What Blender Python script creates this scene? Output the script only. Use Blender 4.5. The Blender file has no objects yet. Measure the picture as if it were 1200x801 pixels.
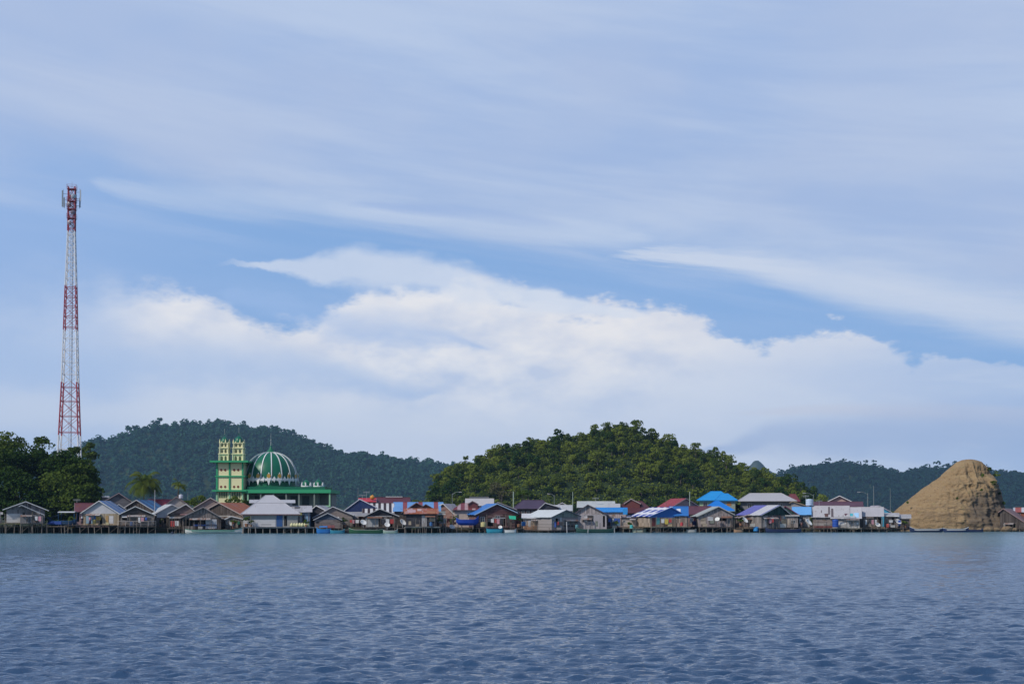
import bpy, math, random
import numpy as np
from mathutils import Vector, noise as mnoise
R = math.radians
C = bpy.context.scene
COL = C.collection
random.seed(7)

# ------------------------------------------------------------------ camera
F = 1667.0                      # focal length in photo pixels (1200 wide)
CAMH = 3.5
TILT = R(1.75)
HORIZON = 603.0
SHIFT = (HORIZON - 400.5) - F * math.tan(TILT)
cam_d = bpy.data.cameras.new('camera'); cam = bpy.data.objects.new('camera', cam_d); COL.objects.link(cam)
cam_d.sensor_width = 36; cam_d.lens = 36 * F / 1200
cam_d.shift_y = SHIFT / 1200
cam_d.clip_start = 0.5; cam_d.clip_end = 20000
cam.location = (0, 0, CAMH); cam.rotation_euler = (R(90) + TILT, 0, 0)
C.camera = cam
ct, st = math.cos(TILT), math.sin(TILT)
def ray(px, py):
    a = (px - 600) / F; b = -(py - 400.5 - SHIFT) / F
    return Vector((a, ct - b * st, st + b * ct))
def W(px, py, Y):
    d = ray(px, py); t = Y / d.y
    return d.x * t, CAMH + d.z * t
def WX(px, Y, py=603): return W(px, py, Y)[0]
def WZ(py, Y): return W(600, py, Y)[1]
def ppm(Y): return F / Y

# ------------------------------------------------------------------ light
SUN_DIR = Vector((-0.58, -0.47, 0.66)).normalized()      # towards the sun
sun_d = bpy.data.lights.new('sun', 'SUN'); sun = bpy.data.objects.new('sun', sun_d); COL.objects.link(sun)
sun_d.energy = 2.9; sun_d.angle = R(2.0); sun_d.color = (1.0, 0.93, 0.82)
sun.rotation_euler = SUN_DIR.to_track_quat('Z', 'Y').to_euler()
C.view_settings.view_transform = 'Standard'; C.view_settings.look = 'None'
C.view_settings.gamma = 1; C.view_settings.use_curve_mapping = False
C.view_settings.exposure = 0.0
C.render.engine = 'CYCLES'
C.cycles.max_bounces = 6; C.cycles.diffuse_bounces = 3; C.cycles.glossy_bounces = 3
C.cycles.transmission_bounces = 2; C.cycles.volume_bounces = 1; C.cycles.transparent_max_bounces = 4
C.cycles.caustics_reflective = False; C.cycles.caustics_refractive = False

# ------------------------------------------------------------------ node helper
class G:
    def __init__(s, nt):
        s.nt = nt; s.n = nt.nodes; s.l = nt.links
    def new(s, t, **kw):
        n = s.n.new(t)
        for k, v in kw.items(): setattr(n, k, v)
        return n
    def put(s, sock, v):
        if isinstance(v, bpy.types.NodeSocket): s.l.new(v, sock)
        elif v is not None: sock.default_value = v
    def m(s, op, a, b=None, c=None, clamp=False):
        n = s.new('ShaderNodeMath', operation=op, use_clamp=clamp)
        s.put(n.inputs[0], a)
        if b is not None: s.put(n.inputs[1], b)
        if c is not None: s.put(n.inputs[2], c)
        return n.outputs[0]
    def step(s, x, a, b):
        n = s.new('ShaderNodeMapRange', interpolation_type='SMOOTHSTEP')
        s.put(n.inputs['Value'], x); s.put(n.inputs['From Min'], a); s.put(n.inputs['From Max'], b)
        return n.outputs['Result']
    def rng(s, x, a, b, c, d):
        n = s.new('ShaderNodeMapRange')
        s.put(n.inputs['Value'], x); s.put(n.inputs['From Min'], a); s.put(n.inputs['From Max'], b)
        s.put(n.inputs['To Min'], c); s.put(n.inputs['To Max'], d)
        return n.outputs['Result']
    def xyz(s, x, y, z):
        n = s.new('ShaderNodeCombineXYZ')
        for i, v in enumerate((x, y, z)): s.put(n.inputs[i], v)
        return n.outputs[0]
    def sep(s, v):
        n = s.new('ShaderNodeSeparateXYZ'); s.put(n.inputs[0], v); return n.outputs
    def noise(s, vec, scale, detail=4, rough=0.5, dist=0.0, dim='3D'):
        n = s.new('ShaderNodeTexNoise', noise_dimensions=dim)
        s.put(n.inputs['Vector'], vec); s.put(n.inputs['Scale'], scale)
        s.put(n.inputs['Detail'], detail); s.put(n.inputs['Roughness'], rough); s.put(n.inputs['Distortion'], dist)
        return n.outputs['Fac']
    def white(s, vec):
        n = s.new('ShaderNodeTexWhiteNoise', noise_dimensions='3D'); s.put(n.inputs['Vector'], vec); return n.outputs['Value']
    def mix(s, f, a, b, mode='MIX'):
        n = s.new('ShaderNodeMix', data_type='RGBA', blend_type=mode)
        s.put(n.inputs[0], f)
        s.put(n.inputs[6], (*a, 1) if isinstance(a, tuple) else a)
        s.put(n.inputs[7], (*b, 1) if isinstance(b, tuple) else b)
        return n.outputs[2]
    def curve(s, x, pts):
        n = s.new('ShaderNodeFloatCurve'); s.put(n.inputs['Value'], x)
        cv = n.mapping.curves[0]; pts = sorted(pts)
        while len(cv.points) < len(pts): cv.points.new(0.5, 0.5)
        for p, (a, b) in zip(cv.points, pts):
            p.location = (a, b); p.handle_type = 'AUTO_CLAMPED'
        n.mapping.update(); return n.outputs[0]
    def bump(s, h, dist, strength=1.0, normal=None):
        n = s.new('ShaderNodeBump'); s.put(n.inputs['Height'], h)
        s.put(n.inputs['Distance'], dist); s.put(n.inputs['Strength'], strength)
        if normal: s.put(n.inputs['Normal'], normal)
        return n.outputs[0]

# ------------------------------------------------------------------ world: sky and clouds
AZ, EL = 0.42, 0.45
def uv(px, py):
    d = ray(px, py).normalized()
    return (math.atan2(d.x, d.y) / AZ + 1) / 2, math.asin(d.z) / EL
world = bpy.data.worlds.new('World'); C.world = world; world.use_nodes = True
g = G(world.node_tree); g.n.clear()
STR = 0.1
sky = g.new('ShaderNodeTexSky', sky_type='NISHITA')
sky.sun_disc = False; sky.sun_elevation = math.asin(SUN_DIR.z)
sky.sun_rotation = math.atan2(SUN_DIR.x, SUN_DIR.y)
sky.air_density = 1.0; sky.dust_density = 1.2; sky.ozone_density = 1.5
tc = g.new('ShaderNodeTexCoord'); dx, dy, dz = g.sep(tc.outputs['Generated'])[:3]
az = g.m('ARCTAN2', dx, dy); el = g.m('ARCSINE', dz)
u = g.rng(az, -AZ, AZ, 0, 1); v = g.m('DIVIDE', el, EL)
P3 = g.xyz(g.m('MULTIPLY', az, 1.0), g.m('MULTIPLY', el, 1.9), 0.0)
# gentle warps
n_big = g.noise(P3, 5.0, 3, 0.5)
n_med = g.noise(P3, 15.0, 7, 0.55)
n_fine = g.noise(P3, 42.0, 8, 0.62)
n_mf = g.m('ADD', g.m('MULTIPLY', n_med, .7), g.m('MULTIPLY', n_fine, .3))
# streaks leaning down to the right
q = g.m('ADD', el, g.m('MULTIPLY', az, 0.13))
PS = g.xyz(g.m('MULTIPLY', az, 3.0), g.m('MULTIPLY', q, 22.0), 1.7)
n_str = g.noise(PS, 1.0, 7, 0.6, 0.35)
PS2 = g.xyz(g.m('MULTIPLY', az, 7.0), g.m('MULTIPLY', q, 60.0), 4.2)
n_str2 = g.noise(PS2, 1.0, 7, 0.62, 0.5)
def L(r, gg, b):   # sRGB 0-255 -> linear sky radiance before STR
    f = lambda c: ((c / 255 + .055) / 1.055) ** 2.4 if c > 10 else c / 255 / 12.92
    return tuple(f(c) / STR for c in (r, gg, b))
blue = g.mix(0.85, sky.outputs[0], L(136, 176, 229))
blue = g.mix(g.m('MULTIPLY', g.step(n_str, 0.40, 0.72), 0.45), blue, L(166, 192, 232))
blue = g.mix(g.m('MULTIPLY', g.step(u, .34, .08), .6), blue, L(158, 186, 230))
# --- high veil
e_veil = g.curve(u, [uv(*p) for p in [(-30, 215), (90, 205), (200, 238), (330, 252), (480, 268), (620, 285), (760, 292), (880, 312), (1000, 335), (1230, 370)]])
dv = g.m('SUBTRACT', v, e_veil)
dvn = g.m('ADD', dv, g.m('MULTIPLY', g.m('SUBTRACT', n_str, 0.5), 0.20))
m_veil = g.step(dvn, -0.05, 0.075)
veil_c = g.mix(g.step(n_str, 0.33, 0.68), L(164, 187, 226), L(189, 205, 232))
veil_c = g.mix(g.m('MULTIPLY', g.step(n_big, 0.38, 0.66), 0.55), veil_c, L(184, 198, 226))
veil_c = g.mix(g.m('MULTIPLY', g.step(v, 0.62, 1.0), 0.45), veil_c, L(170, 191, 226))
col = g.mix(g.m('MULTIPLY', m_veil, 0.93), blue, veil_c)
# --- wisps: (centre line points, half thickness points, strength)
def band(pts, soft, amp, strength, colr, col, nz, nz2):
    ctr = g.curve(u, [uv(px, py) for px, py, h in pts])
    hw = g.curve(u, [(uv(px, py)[0], h / F / EL) for px, py, h in pts])
    dd = g.m('ABSOLUTE', g.m('SUBTRACT', g.m('ADD', v, g.m('MULTIPLY', g.m('SUBTRACT', nz, 0.5), amp)), ctr))
    rel = g.m('DIVIDE', dd, g.m('MAXIMUM', hw, 0.0005))
    mk = g.m('SUBTRACT', 1.0, g.step(rel, 1 - soft, 1 + soft))
    mk = g.m('MULTIPLY', g.m('MULTIPLY', mk, g.step(hw, 1.2 / F / EL, 5.0 / F / EL)), g.rng(nz2, 0.3, 0.65, strength * .55, strength))
    return g.mix(mk, col, colr)
col = band([(90, 210, 0.1), (150, 222, 9), (300, 238, 12), (420, 250, 12), (600, 264, 11), (720, 277, 7), (790, 284, 0.1)], .95, .05, .55, L(200, 214, 236), col, n_str2, n_str)
col = band([(380, 236, 0.1), (440, 240, 5), (560, 250, 6), (640, 262, 4), (700, 270, 0.1)], .9, .03, .4, L(140, 170, 222), col, n_str2, n_str2)
# --- cumulus band and the pale bank below it
top_pts = [(-40, 300), (60, 306), (150, 330), (200, 322), (250, 338), (300, 368), (345, 372), (400, 350), (440, 330), (520, 318), (600, 332), (660, 347), (760, 352),
           (850, 374), (910, 388), (960, 380), (1010, 392), (1060, 408), (1130, 416), (1190, 424), (1240, 430)]
e_top = g.curve(u, [uv(*p) for p in top_pts])
dtop = g.m('SUBTRACT', e_top, v)
dn = g.m('ADD', dtop, g.m('ADD', g.m('MULTIPLY', g.m('SUBTRACT', n_med, 0.5), 0.13), g.m('MULTIPLY', g.m('SUBTRACT', n_fine, 0.5), 0.07)))
m_cu = g.step(g.m('ADD', dn, g.m('MULTIPLY', g.step(u, .2, .1), -.03)), g.m('MULTIPLY', g.step(u, .24, .12), -.05), g.curve(u, [(0, .16), (.12, .13), (.2, .035), (.5, .028), (1, .016)]))
# soft light side: noise difference towards the upper left
P3o = g.xyz(g.m('ADD', az, 0.012), g.m('ADD', g.m('MULTIPLY', el, 1.9), -0.03), 0.0)
n_sh = g.noise(P3o, 15.0, 7, 0.55)
shade = g.m('ADD', g.m('MULTIPLY', g.m('SUBTRACT', n_med, n_sh), -3.2), 0.5, clamp=True)
cu = g.mix(shade, L(188, 204, 232), L(236, 238, 243))
edge_hi = g.m('SUBTRACT', 1.0, g.step(dn, 0.0, 0.22))
cu = g.mix(g.m('MULTIPLY', edge_hi, g.rng(u, 0.1, 0.95, 0.3, 0.75)), cu, L(242, 238, 237))
low_c = g.mix(g.step(u, 0.6, 1.0), L(206, 217, 237), L(162, 189, 229))
low_c = g.mix(g.m('MULTIPLY', g.step(n_str, 0.4, 0.62), 0.5), low_c, L(212, 222, 238))
lowf = g.curve(u, [(0, .30), (.25, .25), (.5, .2), (.75, .3), (1, .33)])
cu = g.mix(g.m('MULTIPLY', g.m('SUBTRACT', 1.0, g.step(g.m('ADD', v, g.m('MULTIPLY', g.m('SUBTRACT', n_med, .5), .08)), g.m('SUBTRACT', lowf, .10), g.m('ADD', lowf, .05))), 0.9), cu, low_c)
# a paler left end that melts into the blue
cu = g.mix(g.m('MULTIPLY', g.m('SUBTRACT', 1.0, g.step(g.m('ADD', u, g.m('MULTIPLY', g.m('SUBTRACT', n_med, .5), .06)), 0.155, 0.215)), 0.8), cu, L(180, 201, 234))
cu = band([(-60, 425, 24), (100, 430, 26), (250, 428, 26), (380, 440, 20), (470, 452, 8), (540, 460, .1)], .9, .10, .75, L(170, 195, 232), cu, n_med, n_big)
cu = band([(-60, 480, 16), (100, 484, 18), (300, 492, 18), (520, 500, 14), (640, 505, .1)], .9, .06, .6, L(210, 220, 237), cu, n_med, n_big)
col = g.mix(g.m('MULTIPLY', m_cu, 0.96), col, cu)
# a second layer: the long cloud reaching to the left above the first, behind it a blue lane
col = band([(180, 308, 0.1), (280, 310, 3), (340, 314, 9), (440, 318, 22), (520, 328, 22), (600, 348, 16), (700, 362, 8), (780, 372, 0.1)], .5, .085, .95, L(218, 226, 240), col, n_mf, n_big)
col = band([(240, 346, 0.1), (300, 356, 9), (370, 370, 15), (440, 384, 16), (510, 396, 11), (590, 410, 0.1)], .95, .10, .6, L(158, 188, 232), col, n_med, n_str)
col = band([(690, 296, 0.1), (740, 298, 4), (850, 306, 10), (950, 326, 20), (1050, 346, 26), (1150, 364, 26), (1240, 378, 26)], .75, .06, .85, L(212, 221, 237), col, n_str2, n_str)
col = band([(760, 455, 0.1), (850, 484, 2), (960, 480, 6), (1100, 482, 8), (1240, 486, 8)], .8, .02, .7, L(202, 208, 226), col, n_str2, n_str)
col = band([(800, 530, 0.1), (900, 515, 14), (1000, 510, 22), (1100, 508, 26), (1240, 510, 26)], .8, .05, .6, L(150, 175, 218), col, n_med, n_str)
# away from this bank of cloud (overhead and behind) the sky is clear blue, and dim below the horizon
behind = g.m('MAXIMUM', g.step(dy, 0.75, 0.1), g.step(el, 0.42, 0.62))
col = g.mix(g.m('MULTIPLY', behind, 0.85), col, g.mix(0.35, sky.outputs[0], L(96, 132, 190)))
col = g.mix(g.step(dz, -0.02, -0.12), col, L(40, 55, 75))
bg = g.new('ShaderNodeBackground'); g.put(bg.inputs[0], col); bg.inputs[1].default_value = STR
out = g.new('ShaderNodeOutputWorld'); g.l.new(bg.outputs[0], out.inputs[0])

# ------------------------------------------------------------------ object helpers
def tag(o, label=None, cat=None, group=None, kind=None):
    if label: o['label'] = label
    if cat: o['category'] = cat
    if group: o['group'] = group
    if kind: o['kind'] = kind
    return o
def empty(name, loc, rz=0, **kw):
    o = bpy.data.objects.new(name, None); COL.objects.link(o); o.location = loc; o.rotation_euler = (0, 0, rz)
    return tag(o, **kw)
def link(name, me, parent=None, loc=(0, 0, 0), rot=(0, 0, 0), scale=(1, 1, 1), **kw):
    o = bpy.data.objects.new(name, me); COL.objects.link(o)
    o.location = loc; o.rotation_euler = rot; o.scale = scale
    if parent: o.parent = parent
    return tag(o, **kw)
def np_mesh(name, V, Fc, mat=None, smooth=False):
    V = np.asarray(V, dtype=np.float32); Fc = np.asarray(Fc, dtype=np.int32)
    k = Fc.shape[1]; me = bpy.data.meshes.new(name)
    me.vertices.add(len(V)); me.vertices.foreach_set('co', V.ravel())
    me.loops.add(Fc.size); me.loops.foreach_set('vertex_index', Fc.ravel())
    me.polygons.add(len(Fc)); me.polygons.foreach_set('loop_start', np.arange(0, Fc.size, k, dtype=np.int32))
    try: me.polygons.foreach_set('loop_total', np.full(len(Fc), k, dtype=np.int32))
    except Exception: pass
    if smooth: me.polygons.foreach_set('use_smooth', np.ones(len(Fc), dtype=bool))
    if mat: me.materials.append(mat)
    me.update(calc_edges=True); return me
class MB:
    """collects solids for ONE mesh"""
    def __init__(s): s.v = []; s.f = []
    def add(s, vs, fs):
        n = len(s.v); s.v += [tuple(p) for p in vs]; s.f += [tuple(i + n for i in f) for f in fs]; return s
    def box(s, x0, x1, y0, y1, z0, z1):
        return s.add([(x0, y0, z0), (x1, y0, z0), (x1, y1, z0), (x0, y1, z0), (x0, y0, z1), (x1, y0, z1), (x1, y1, z1), (x0, y1, z1)],
                     [(0, 3, 2, 1), (4, 5, 6, 7), (0, 1, 5, 4), (1, 2, 6, 5), (2, 3, 7, 6), (3, 0, 4, 7)])
    def slab(s, poly, d):
        """poly: 3-D points (convex), extruded by vector d"""
        n = len(poly); d = Vector(d); a = [Vector(p) for p in poly]; b = [p + d for p in a]
        return s.add(a + b, [tuple(range(n))[::-1], tuple(range(n, 2 * n))] + [(i, (i + 1) % n, n + (i + 1) % n, n + i) for i in range(n)])
    def bar(s, a, b, r, n=4, r2=None):
        a = Vector(a); b = Vector(b); d = (b - a)
        if d.length < 1e-6: return s
        r2 = r if r2 is None else r2
        q = d.to_track_quat('Z', 'Y'); ring = []
        for p, rr in ((a, r), (b, r2)):
            for i in range(n):
                t = 2 * math.pi * (i + .5) / n
                ring.append(p + q @ Vector((math.cos(t) * rr, math.sin(t) * rr, 0)))
        return s.add(ring, [tuple(range(n))[::-1], tuple(range(n, 2 * n))] + [(i, (i + 1) % n, n + (i + 1) % n, n + i) for i in range(n)])
    def lathe(s, prof, n=16, c=(0, 0, 0)):
        vs = []; fs = []
        for r, z in prof:
            for i in range(n):
                t = 2 * math.pi * i / n; vs.append((c[0] + r * math.cos(t), c[1] + r * math.sin(t), c[2] + z))
        for j in range(len(prof) - 1):
            for i in range(n):
                fs.append((j * n + i, j * n + (i + 1) % n, (j + 1) * n + (i + 1) % n, (j + 1) * n + i))
        fs.append(tuple(range(n))[::-1]); k = (len(prof) - 1) * n; fs.append(tuple(range(k, k + n)))
        return s.add(vs, fs)
    def mesh(s, name, mat, smooth=False):
        me = bpy.data.meshes.new(name); me.from_pydata(s.v, [], s.f)
        if mat: me.materials.append(mat)
        if smooth:
            for p in me.polygons: p.use_smooth = True
        me.update(); return me
    def build(s, name, mat, parent=None, smooth=False, **kw):
        return link(name, s.mesh(name, mat, smooth), parent, **kw)

# ------------------------------------------------------------------ materials
def newmat(name, rough=0.7, spec=0.3, metal=0.0):
    m = bpy.data.materials.new(name); m.use_nodes = True
    gg = G(m.node_tree); b = gg.n['Principled BSDF']
    b.inputs['Roughness'].default_value = rough; b.inputs['Metallic'].default_value = metal
    b.inputs['Specular IOR Level'].default_value = spec
    return m, gg, b
CACHE = {}
def paint(c, rough=0.6, dirt=0.35):
    """painted or plain surface with weathering"""
    k = ('p', c, rough, dirt)
    if k in CACHE: return CACHE[k]
    m, g, b = newmat('paint', rough); t = g.new('ShaderNodeTexCoord').outputs['Object']
    n = g.noise(t, 1.3, 6, .6); n2 = g.noise(g.xyz(*[g.m('MULTIPLY', o, s) for o, s in zip(g.sep(t), (6, 6, .7))]), 1, 4, .6)
    f = g.m('MULTIPLY', g.m('ADD', g.step(n, .42, .75), g.step(n2, .5, .75)), dirt, clamp=True)
    d = tuple(x * .45 + y * .08 for x, y in zip(c, (1, .85, .65)))
    g.put(b.inputs['Base Color'], g.mix(f, c, d)); CACHE[k] = m; return m
def plank(c, axis='v', w=.2, var=.5):
    """weathered boards; axis v = upright boards, h = lying boards"""
    k = ('w', c, axis, w, var)
    if k in CACHE: return CACHE[k]
    m, g, b = newmat('boards', .85, .15); t = g.new('ShaderNodeTexCoord').outputs['Object']; x, y, z = g.sep(t)[:3]
    a = g.m('ADD', x, g.m('MULTIPLY', y, .97)) if axis == 'v' else z
    q = g.m('DIVIDE', a, w); idx = g.m('FLOOR', q); fr = g.m('FRACT', q)
    oi = g.new('ShaderNodeObjectInfo').outputs['Random']
    seg = g.m('FLOOR', g.m('DIVIDE', z if axis == 'v' else g.m('ADD', x, g.m('MULTIPLY', idx, .73)), 1.9))
    rnd = g.white(g.xyz(idx, seg, oi)); rnd2 = g.white(g.xyz(seg, oi, idx))
    gr = g.noise(g.xyz(g.m('MULTIPLY', a, 9), g.m('MULTIPLY', z if axis == 'v' else x, 1.2), g.m('MULTIPLY', rnd, 20)), 1, 5, .6)
    gap = g.m('MAXIMUM', g.step(fr, .07, .0), g.step(fr, .95, 1.0))
    lum = g.m('ADD', g.m('MULTIPLY', g.m('SUBTRACT', rnd, .5), var * 1.6), g.m('MULTIPLY', g.m('SUBTRACT', gr, .5), 1.0))
    lo = tuple(v_ * (1 - var * .8) for v_ in c); hi = tuple(min(.8, v_ * (1 + var) + .03) for v_ in c)
    cc = g.mix(g.m('ADD', g.m('MULTIPLY', lum, .9), .45, clamp=True), lo, hi)
    cc = g.mix(g.m('MULTIPLY', g.step(rnd2, .88, .9), .5), cc, tuple(v_ * .4 for v_ in c))
    cc = g.mix(gap, cc, tuple(v_ * .15 for v_ in c))
    g.put(b.inputs['Base Color'], cc)
    g.put(b.inputs['Normal'], g.bump(g.m('SUBTRACT', 1.0, gap), .02, .6)); CACHE[k] = m; return m
def roofm(c, along='x', rust=.3, c2=None, period=1.8, duty=.5, rustc=(.20, .075, .035), rough=.5, checker=False, var=.45):
    """corrugated sheet; along = ridge direction in the house's own axes; c2 adds sheets of a second paint"""
    k = ('r', c, along, rust, c2, period, duty, rustc, rough, checker, var)
    if k in CACHE: return CACHE[k]
    m, g, b = newmat('roof_sheet', rough, .4, 0.0); t = g.new('ShaderNodeTexCoord').outputs['Object']; x, y, z = g.sep(t)[:3]
    a, d = (x, y) if along == 'x' else (y, x)
    oi = g.new('ShaderNodeObjectInfo').outputs['Random']
    sh = g.m('FLOOR', g.m('DIVIDE', a, .85)); sh2 = g.m('FLOOR', g.m('DIVIDE', d, 2.1))
    rnd = g.white(g.xyz(sh, sh2, oi))
    rib = g.m('SINE', g.m('MULTIPLY', a, 2 * math.pi / .16))
    n = g.noise(t, .8, 7, .65); st_ = g.noise(g.xyz(g.m('MULTIPLY', a, 5), g.m('MULTIPLY', d, .6), oi), 1, 5, .6)
    base = g.mix(g.m('MULTIPLY', rnd, var), c, tuple(v_ * .55 for v_ in c))
    if c2:
        pa = g.m('FRACT', g.m('DIVIDE', a, period)); f = g.m('LESS_THAN', pa, duty)
        if checker:
            pd = g.m('FRACT', g.m('DIVIDE', d, period)); f = g.m('MULTIPLY', f, g.m('LESS_THAN', pd, duty))
        base = g.mix(f, base, c2)
    rf = g.m('MULTIPLY', g.step(g.m('ADD', g.m('MULTIPLY', n, .6), g.m('MULTIPLY', st_, .4)), .60 - .26 * rust, .70 - .18 * rust), min(1, .45 + rust))
    base = g.mix(rf, base, rustc)
    base = g.mix(g.m('MULTIPLY', g.step(rib, -.3, -1.0), .18), base, (.03, .03, .03))
    g.put(b.inputs['Base Color'], base); g.put(b.inputs['Normal'], g.bump(rib, .018, .5))
    g.put(b.inputs['Roughness'], g.m('ADD', g.m('MULTIPLY', rf, .35), rough)); CACHE[k] = m; return m
def metal_plain(c, rough=.4):
    k = ('m', c, rough)
    if k in CACHE: return CACHE[k]
    m, g, b = newmat('metal', rough, .5); t = g.new('ShaderNodeTexCoord').outputs['Object']
    g.put(b.inputs['Base Color'], g.mix(g.m('MULTIPLY', g.step(g.noise(t, 2, 5), .45, .7), .4), c, tuple(v_ * .6 for v_ in c)))
    CACHE[k] = m; return m
def leafm(name, c1, c2, c3, scale=.15, trans=.25):
    m, g, b = newmat(name, .7, .04); t = g.new('ShaderNodeTexCoord').outputs['Object']
    oi = g.new('ShaderNodeObjectInfo').outputs['Random']
    tt = g.new('ShaderNodeVectorMath', operation='ADD'); g.put(tt.inputs[0], t); g.put(tt.inputs[1], g.xyz(g.m('MULTIPLY', oi, 90), 0, 0))
    n = g.noise(tt.outputs[0], scale, 3, .6); n2 = g.noise(tt.outputs[0], scale * 9, 2, .6)
    cc = g.mix(g.step(g.m('ADD', g.m('MULTIPLY', n, .5), g.m('MULTIPLY', oi, .5)), .28, .75), c1, c2)
    cc = g.mix(g.m('MULTIPLY', g.step(n2, .5, .75), .35), cc, c3)
    g.put(b.inputs['Base Color'], cc)
    tr = g.new('ShaderNodeBsdfTranslucent'); g.put(tr.inputs[0], cc)
    mx = g.new('ShaderNodeMixShader'); mx.inputs[0].default_value = trans
    g.l.new(b.outputs[0], mx.inputs[1]); g.l.new(tr.outputs[0], mx.inputs[2])
    g.l.new(mx.outputs[0], g.n['Material Output'].inputs[0]); return m
WOOD_DK = plank((.10, .08, .07), 'v'); BARK = plank((.16, .13, .10), 'v', .1)
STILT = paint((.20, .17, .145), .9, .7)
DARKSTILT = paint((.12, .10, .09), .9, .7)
WHITE = paint((.72, .72, .74), .5, .25); PALE = paint((.48, .48, .50), .6, .5)
CREAM = paint((.62, .56, .40)); GREYB = paint((.30, .29, .30), .7, .5)
BOARDC = paint((.66, .66, .66), .6, .45)
GLASS = newmat('window_glass', .08, .8)[0]; GLASS.node_tree.nodes['Principled BSDF'].inputs['Base Color'].default_value = (.03, .04, .05, 1)

def shoreY(px):
    return 271 + (298 - 271) * min(1, max(0, (px - 400) / 300))
# ================================================================== THE SETTING
# ------------------------------------------------------------------ water: one sheet, real waves where they can be seen
def make_water():
    m, g, b = newmat('water', .06, .5)
    b.inputs['IOR'].default_value = 1.33
    geo = g.new('ShaderNodeNewGeometry').outputs['Position']; x, y, z = g.sep(geo)[:3]
    n1 = g.noise(g.xyz(g.m('MULTIPLY', x, 3.2), g.m('MULTIPLY', y, 5.0), 0), 1, 6, .62, .3)
    n2 = g.noise(g.xyz(g.m('MULTIPLY', x, .7), g.m('MULTIPLY', y, 1.3), 3), 1, 5, .6, .2)
    patch = g.noise(g.xyz(g.m('MULTIPLY', x, .012), g.m('MULTIPLY', y, .03), 9), 1, 4, .55)
    far = g.step(y, 60, 170)
    h = g.m('ADD', g.m('MULTIPLY', n1, .085), g.m('MULTIPLY', n2, g.m('MULTIPLY', far, .34)))
    calm = g.step(g.m('ADD', y, g.m('MULTIPLY', patch, 60)), 130, 230)
    amp = g.m('MULTIPLY', g.rng(patch, .35, .65, .75, 1.1), g.m('SUBTRACT', 1.0, g.m('MULTIPLY', calm, .15)))
    g.put(b.inputs['Normal'], g.bump(g.m('MULTIPLY', h, amp), 1.0, 1.0))
    g.put(b.inputs['Roughness'], g.rng(y, 30, 250, .04, .2))
    g.put(b.inputs['Base Color'], g.mix(calm, (.030, .070, .148), (.075, .175, .225)))
    ys = list(np.arange(-60, 12, 12.0)) + list(12 * np.exp(np.linspace(0, math.log(330 / 12), 1250))) + list(330 * np.exp(np.linspace(.2, math.log(5500 / 330), 10)))
    ys = np.array(ys); cs = np.concatenate([[-25, -6, -2.5, -1.4], np.linspace(-1, 1, 960), [1.4, 2.5, 6, 25]])
    half = 0.40 * np.maximum(ys, 0) + 14
    X = cs[None, :] * half[:, None]; Y = np.repeat(ys[:, None], len(cs), 1); Z = np.zeros_like(X)
    rng = np.random.RandomState(3); rows = slice(6, 6 + 1250)
    Xr, Yr = X[rows], Y[rows]; sp = np.maximum(Yr * .0027, half[rows, None] * 2 / 960)
    pn = (np.sin(Xr * .041 + Yr * .023) + np.sin(Xr * -.017 + Yr * .051 + 2) + np.sin(Xr * .09 - Yr * .07 + 1)) / 3
    mod = (1 + .3 * pn) * (1 - .55 / (1 + np.exp(-(Yr - 165 - 6 * np.sin(Xr * .03)) / 7)))
    mod *= 1 - .45 * np.exp(-((Yr - 103 - 4 * np.sin(Xr * .05)) / 4.5) ** 2) * (1 / (1 + np.exp(-(Xr - 5) / 6)))
    for i in range(110):
        lam = .20 * (1.6 / .20) ** (rng.rand() ** 1.5); k = 2 * math.pi / lam
        th = math.radians(-97 + rng.randn() * 29)
        a = lam * .0093 * (1 if lam < .8 else .38); ph = rng.rand() * 6.28
        fade = np.clip((lam / sp - 2.2) / 2.5, 0, 1)
        w = np.sin(k * (Xr * math.cos(th) + Yr * math.sin(th)) + ph)
        Z[rows] += a * fade * mod * (w + .25 * (w * w - .5))
    nr, nc = X.shape; idx = np.arange(nr * nc).reshape(nr, nc)
    Fc = np.stack([idx[:-1, :-1], idx[:-1, 1:], idx[1:, 1:], idx[1:, :-1]], -1).reshape(-1, 4)
    me = np_mesh('water', np.stack([X, Y, Z], -1).reshape(-1, 3), Fc, m, True)
    link('water', me, kind='structure')
make_water()

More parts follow.
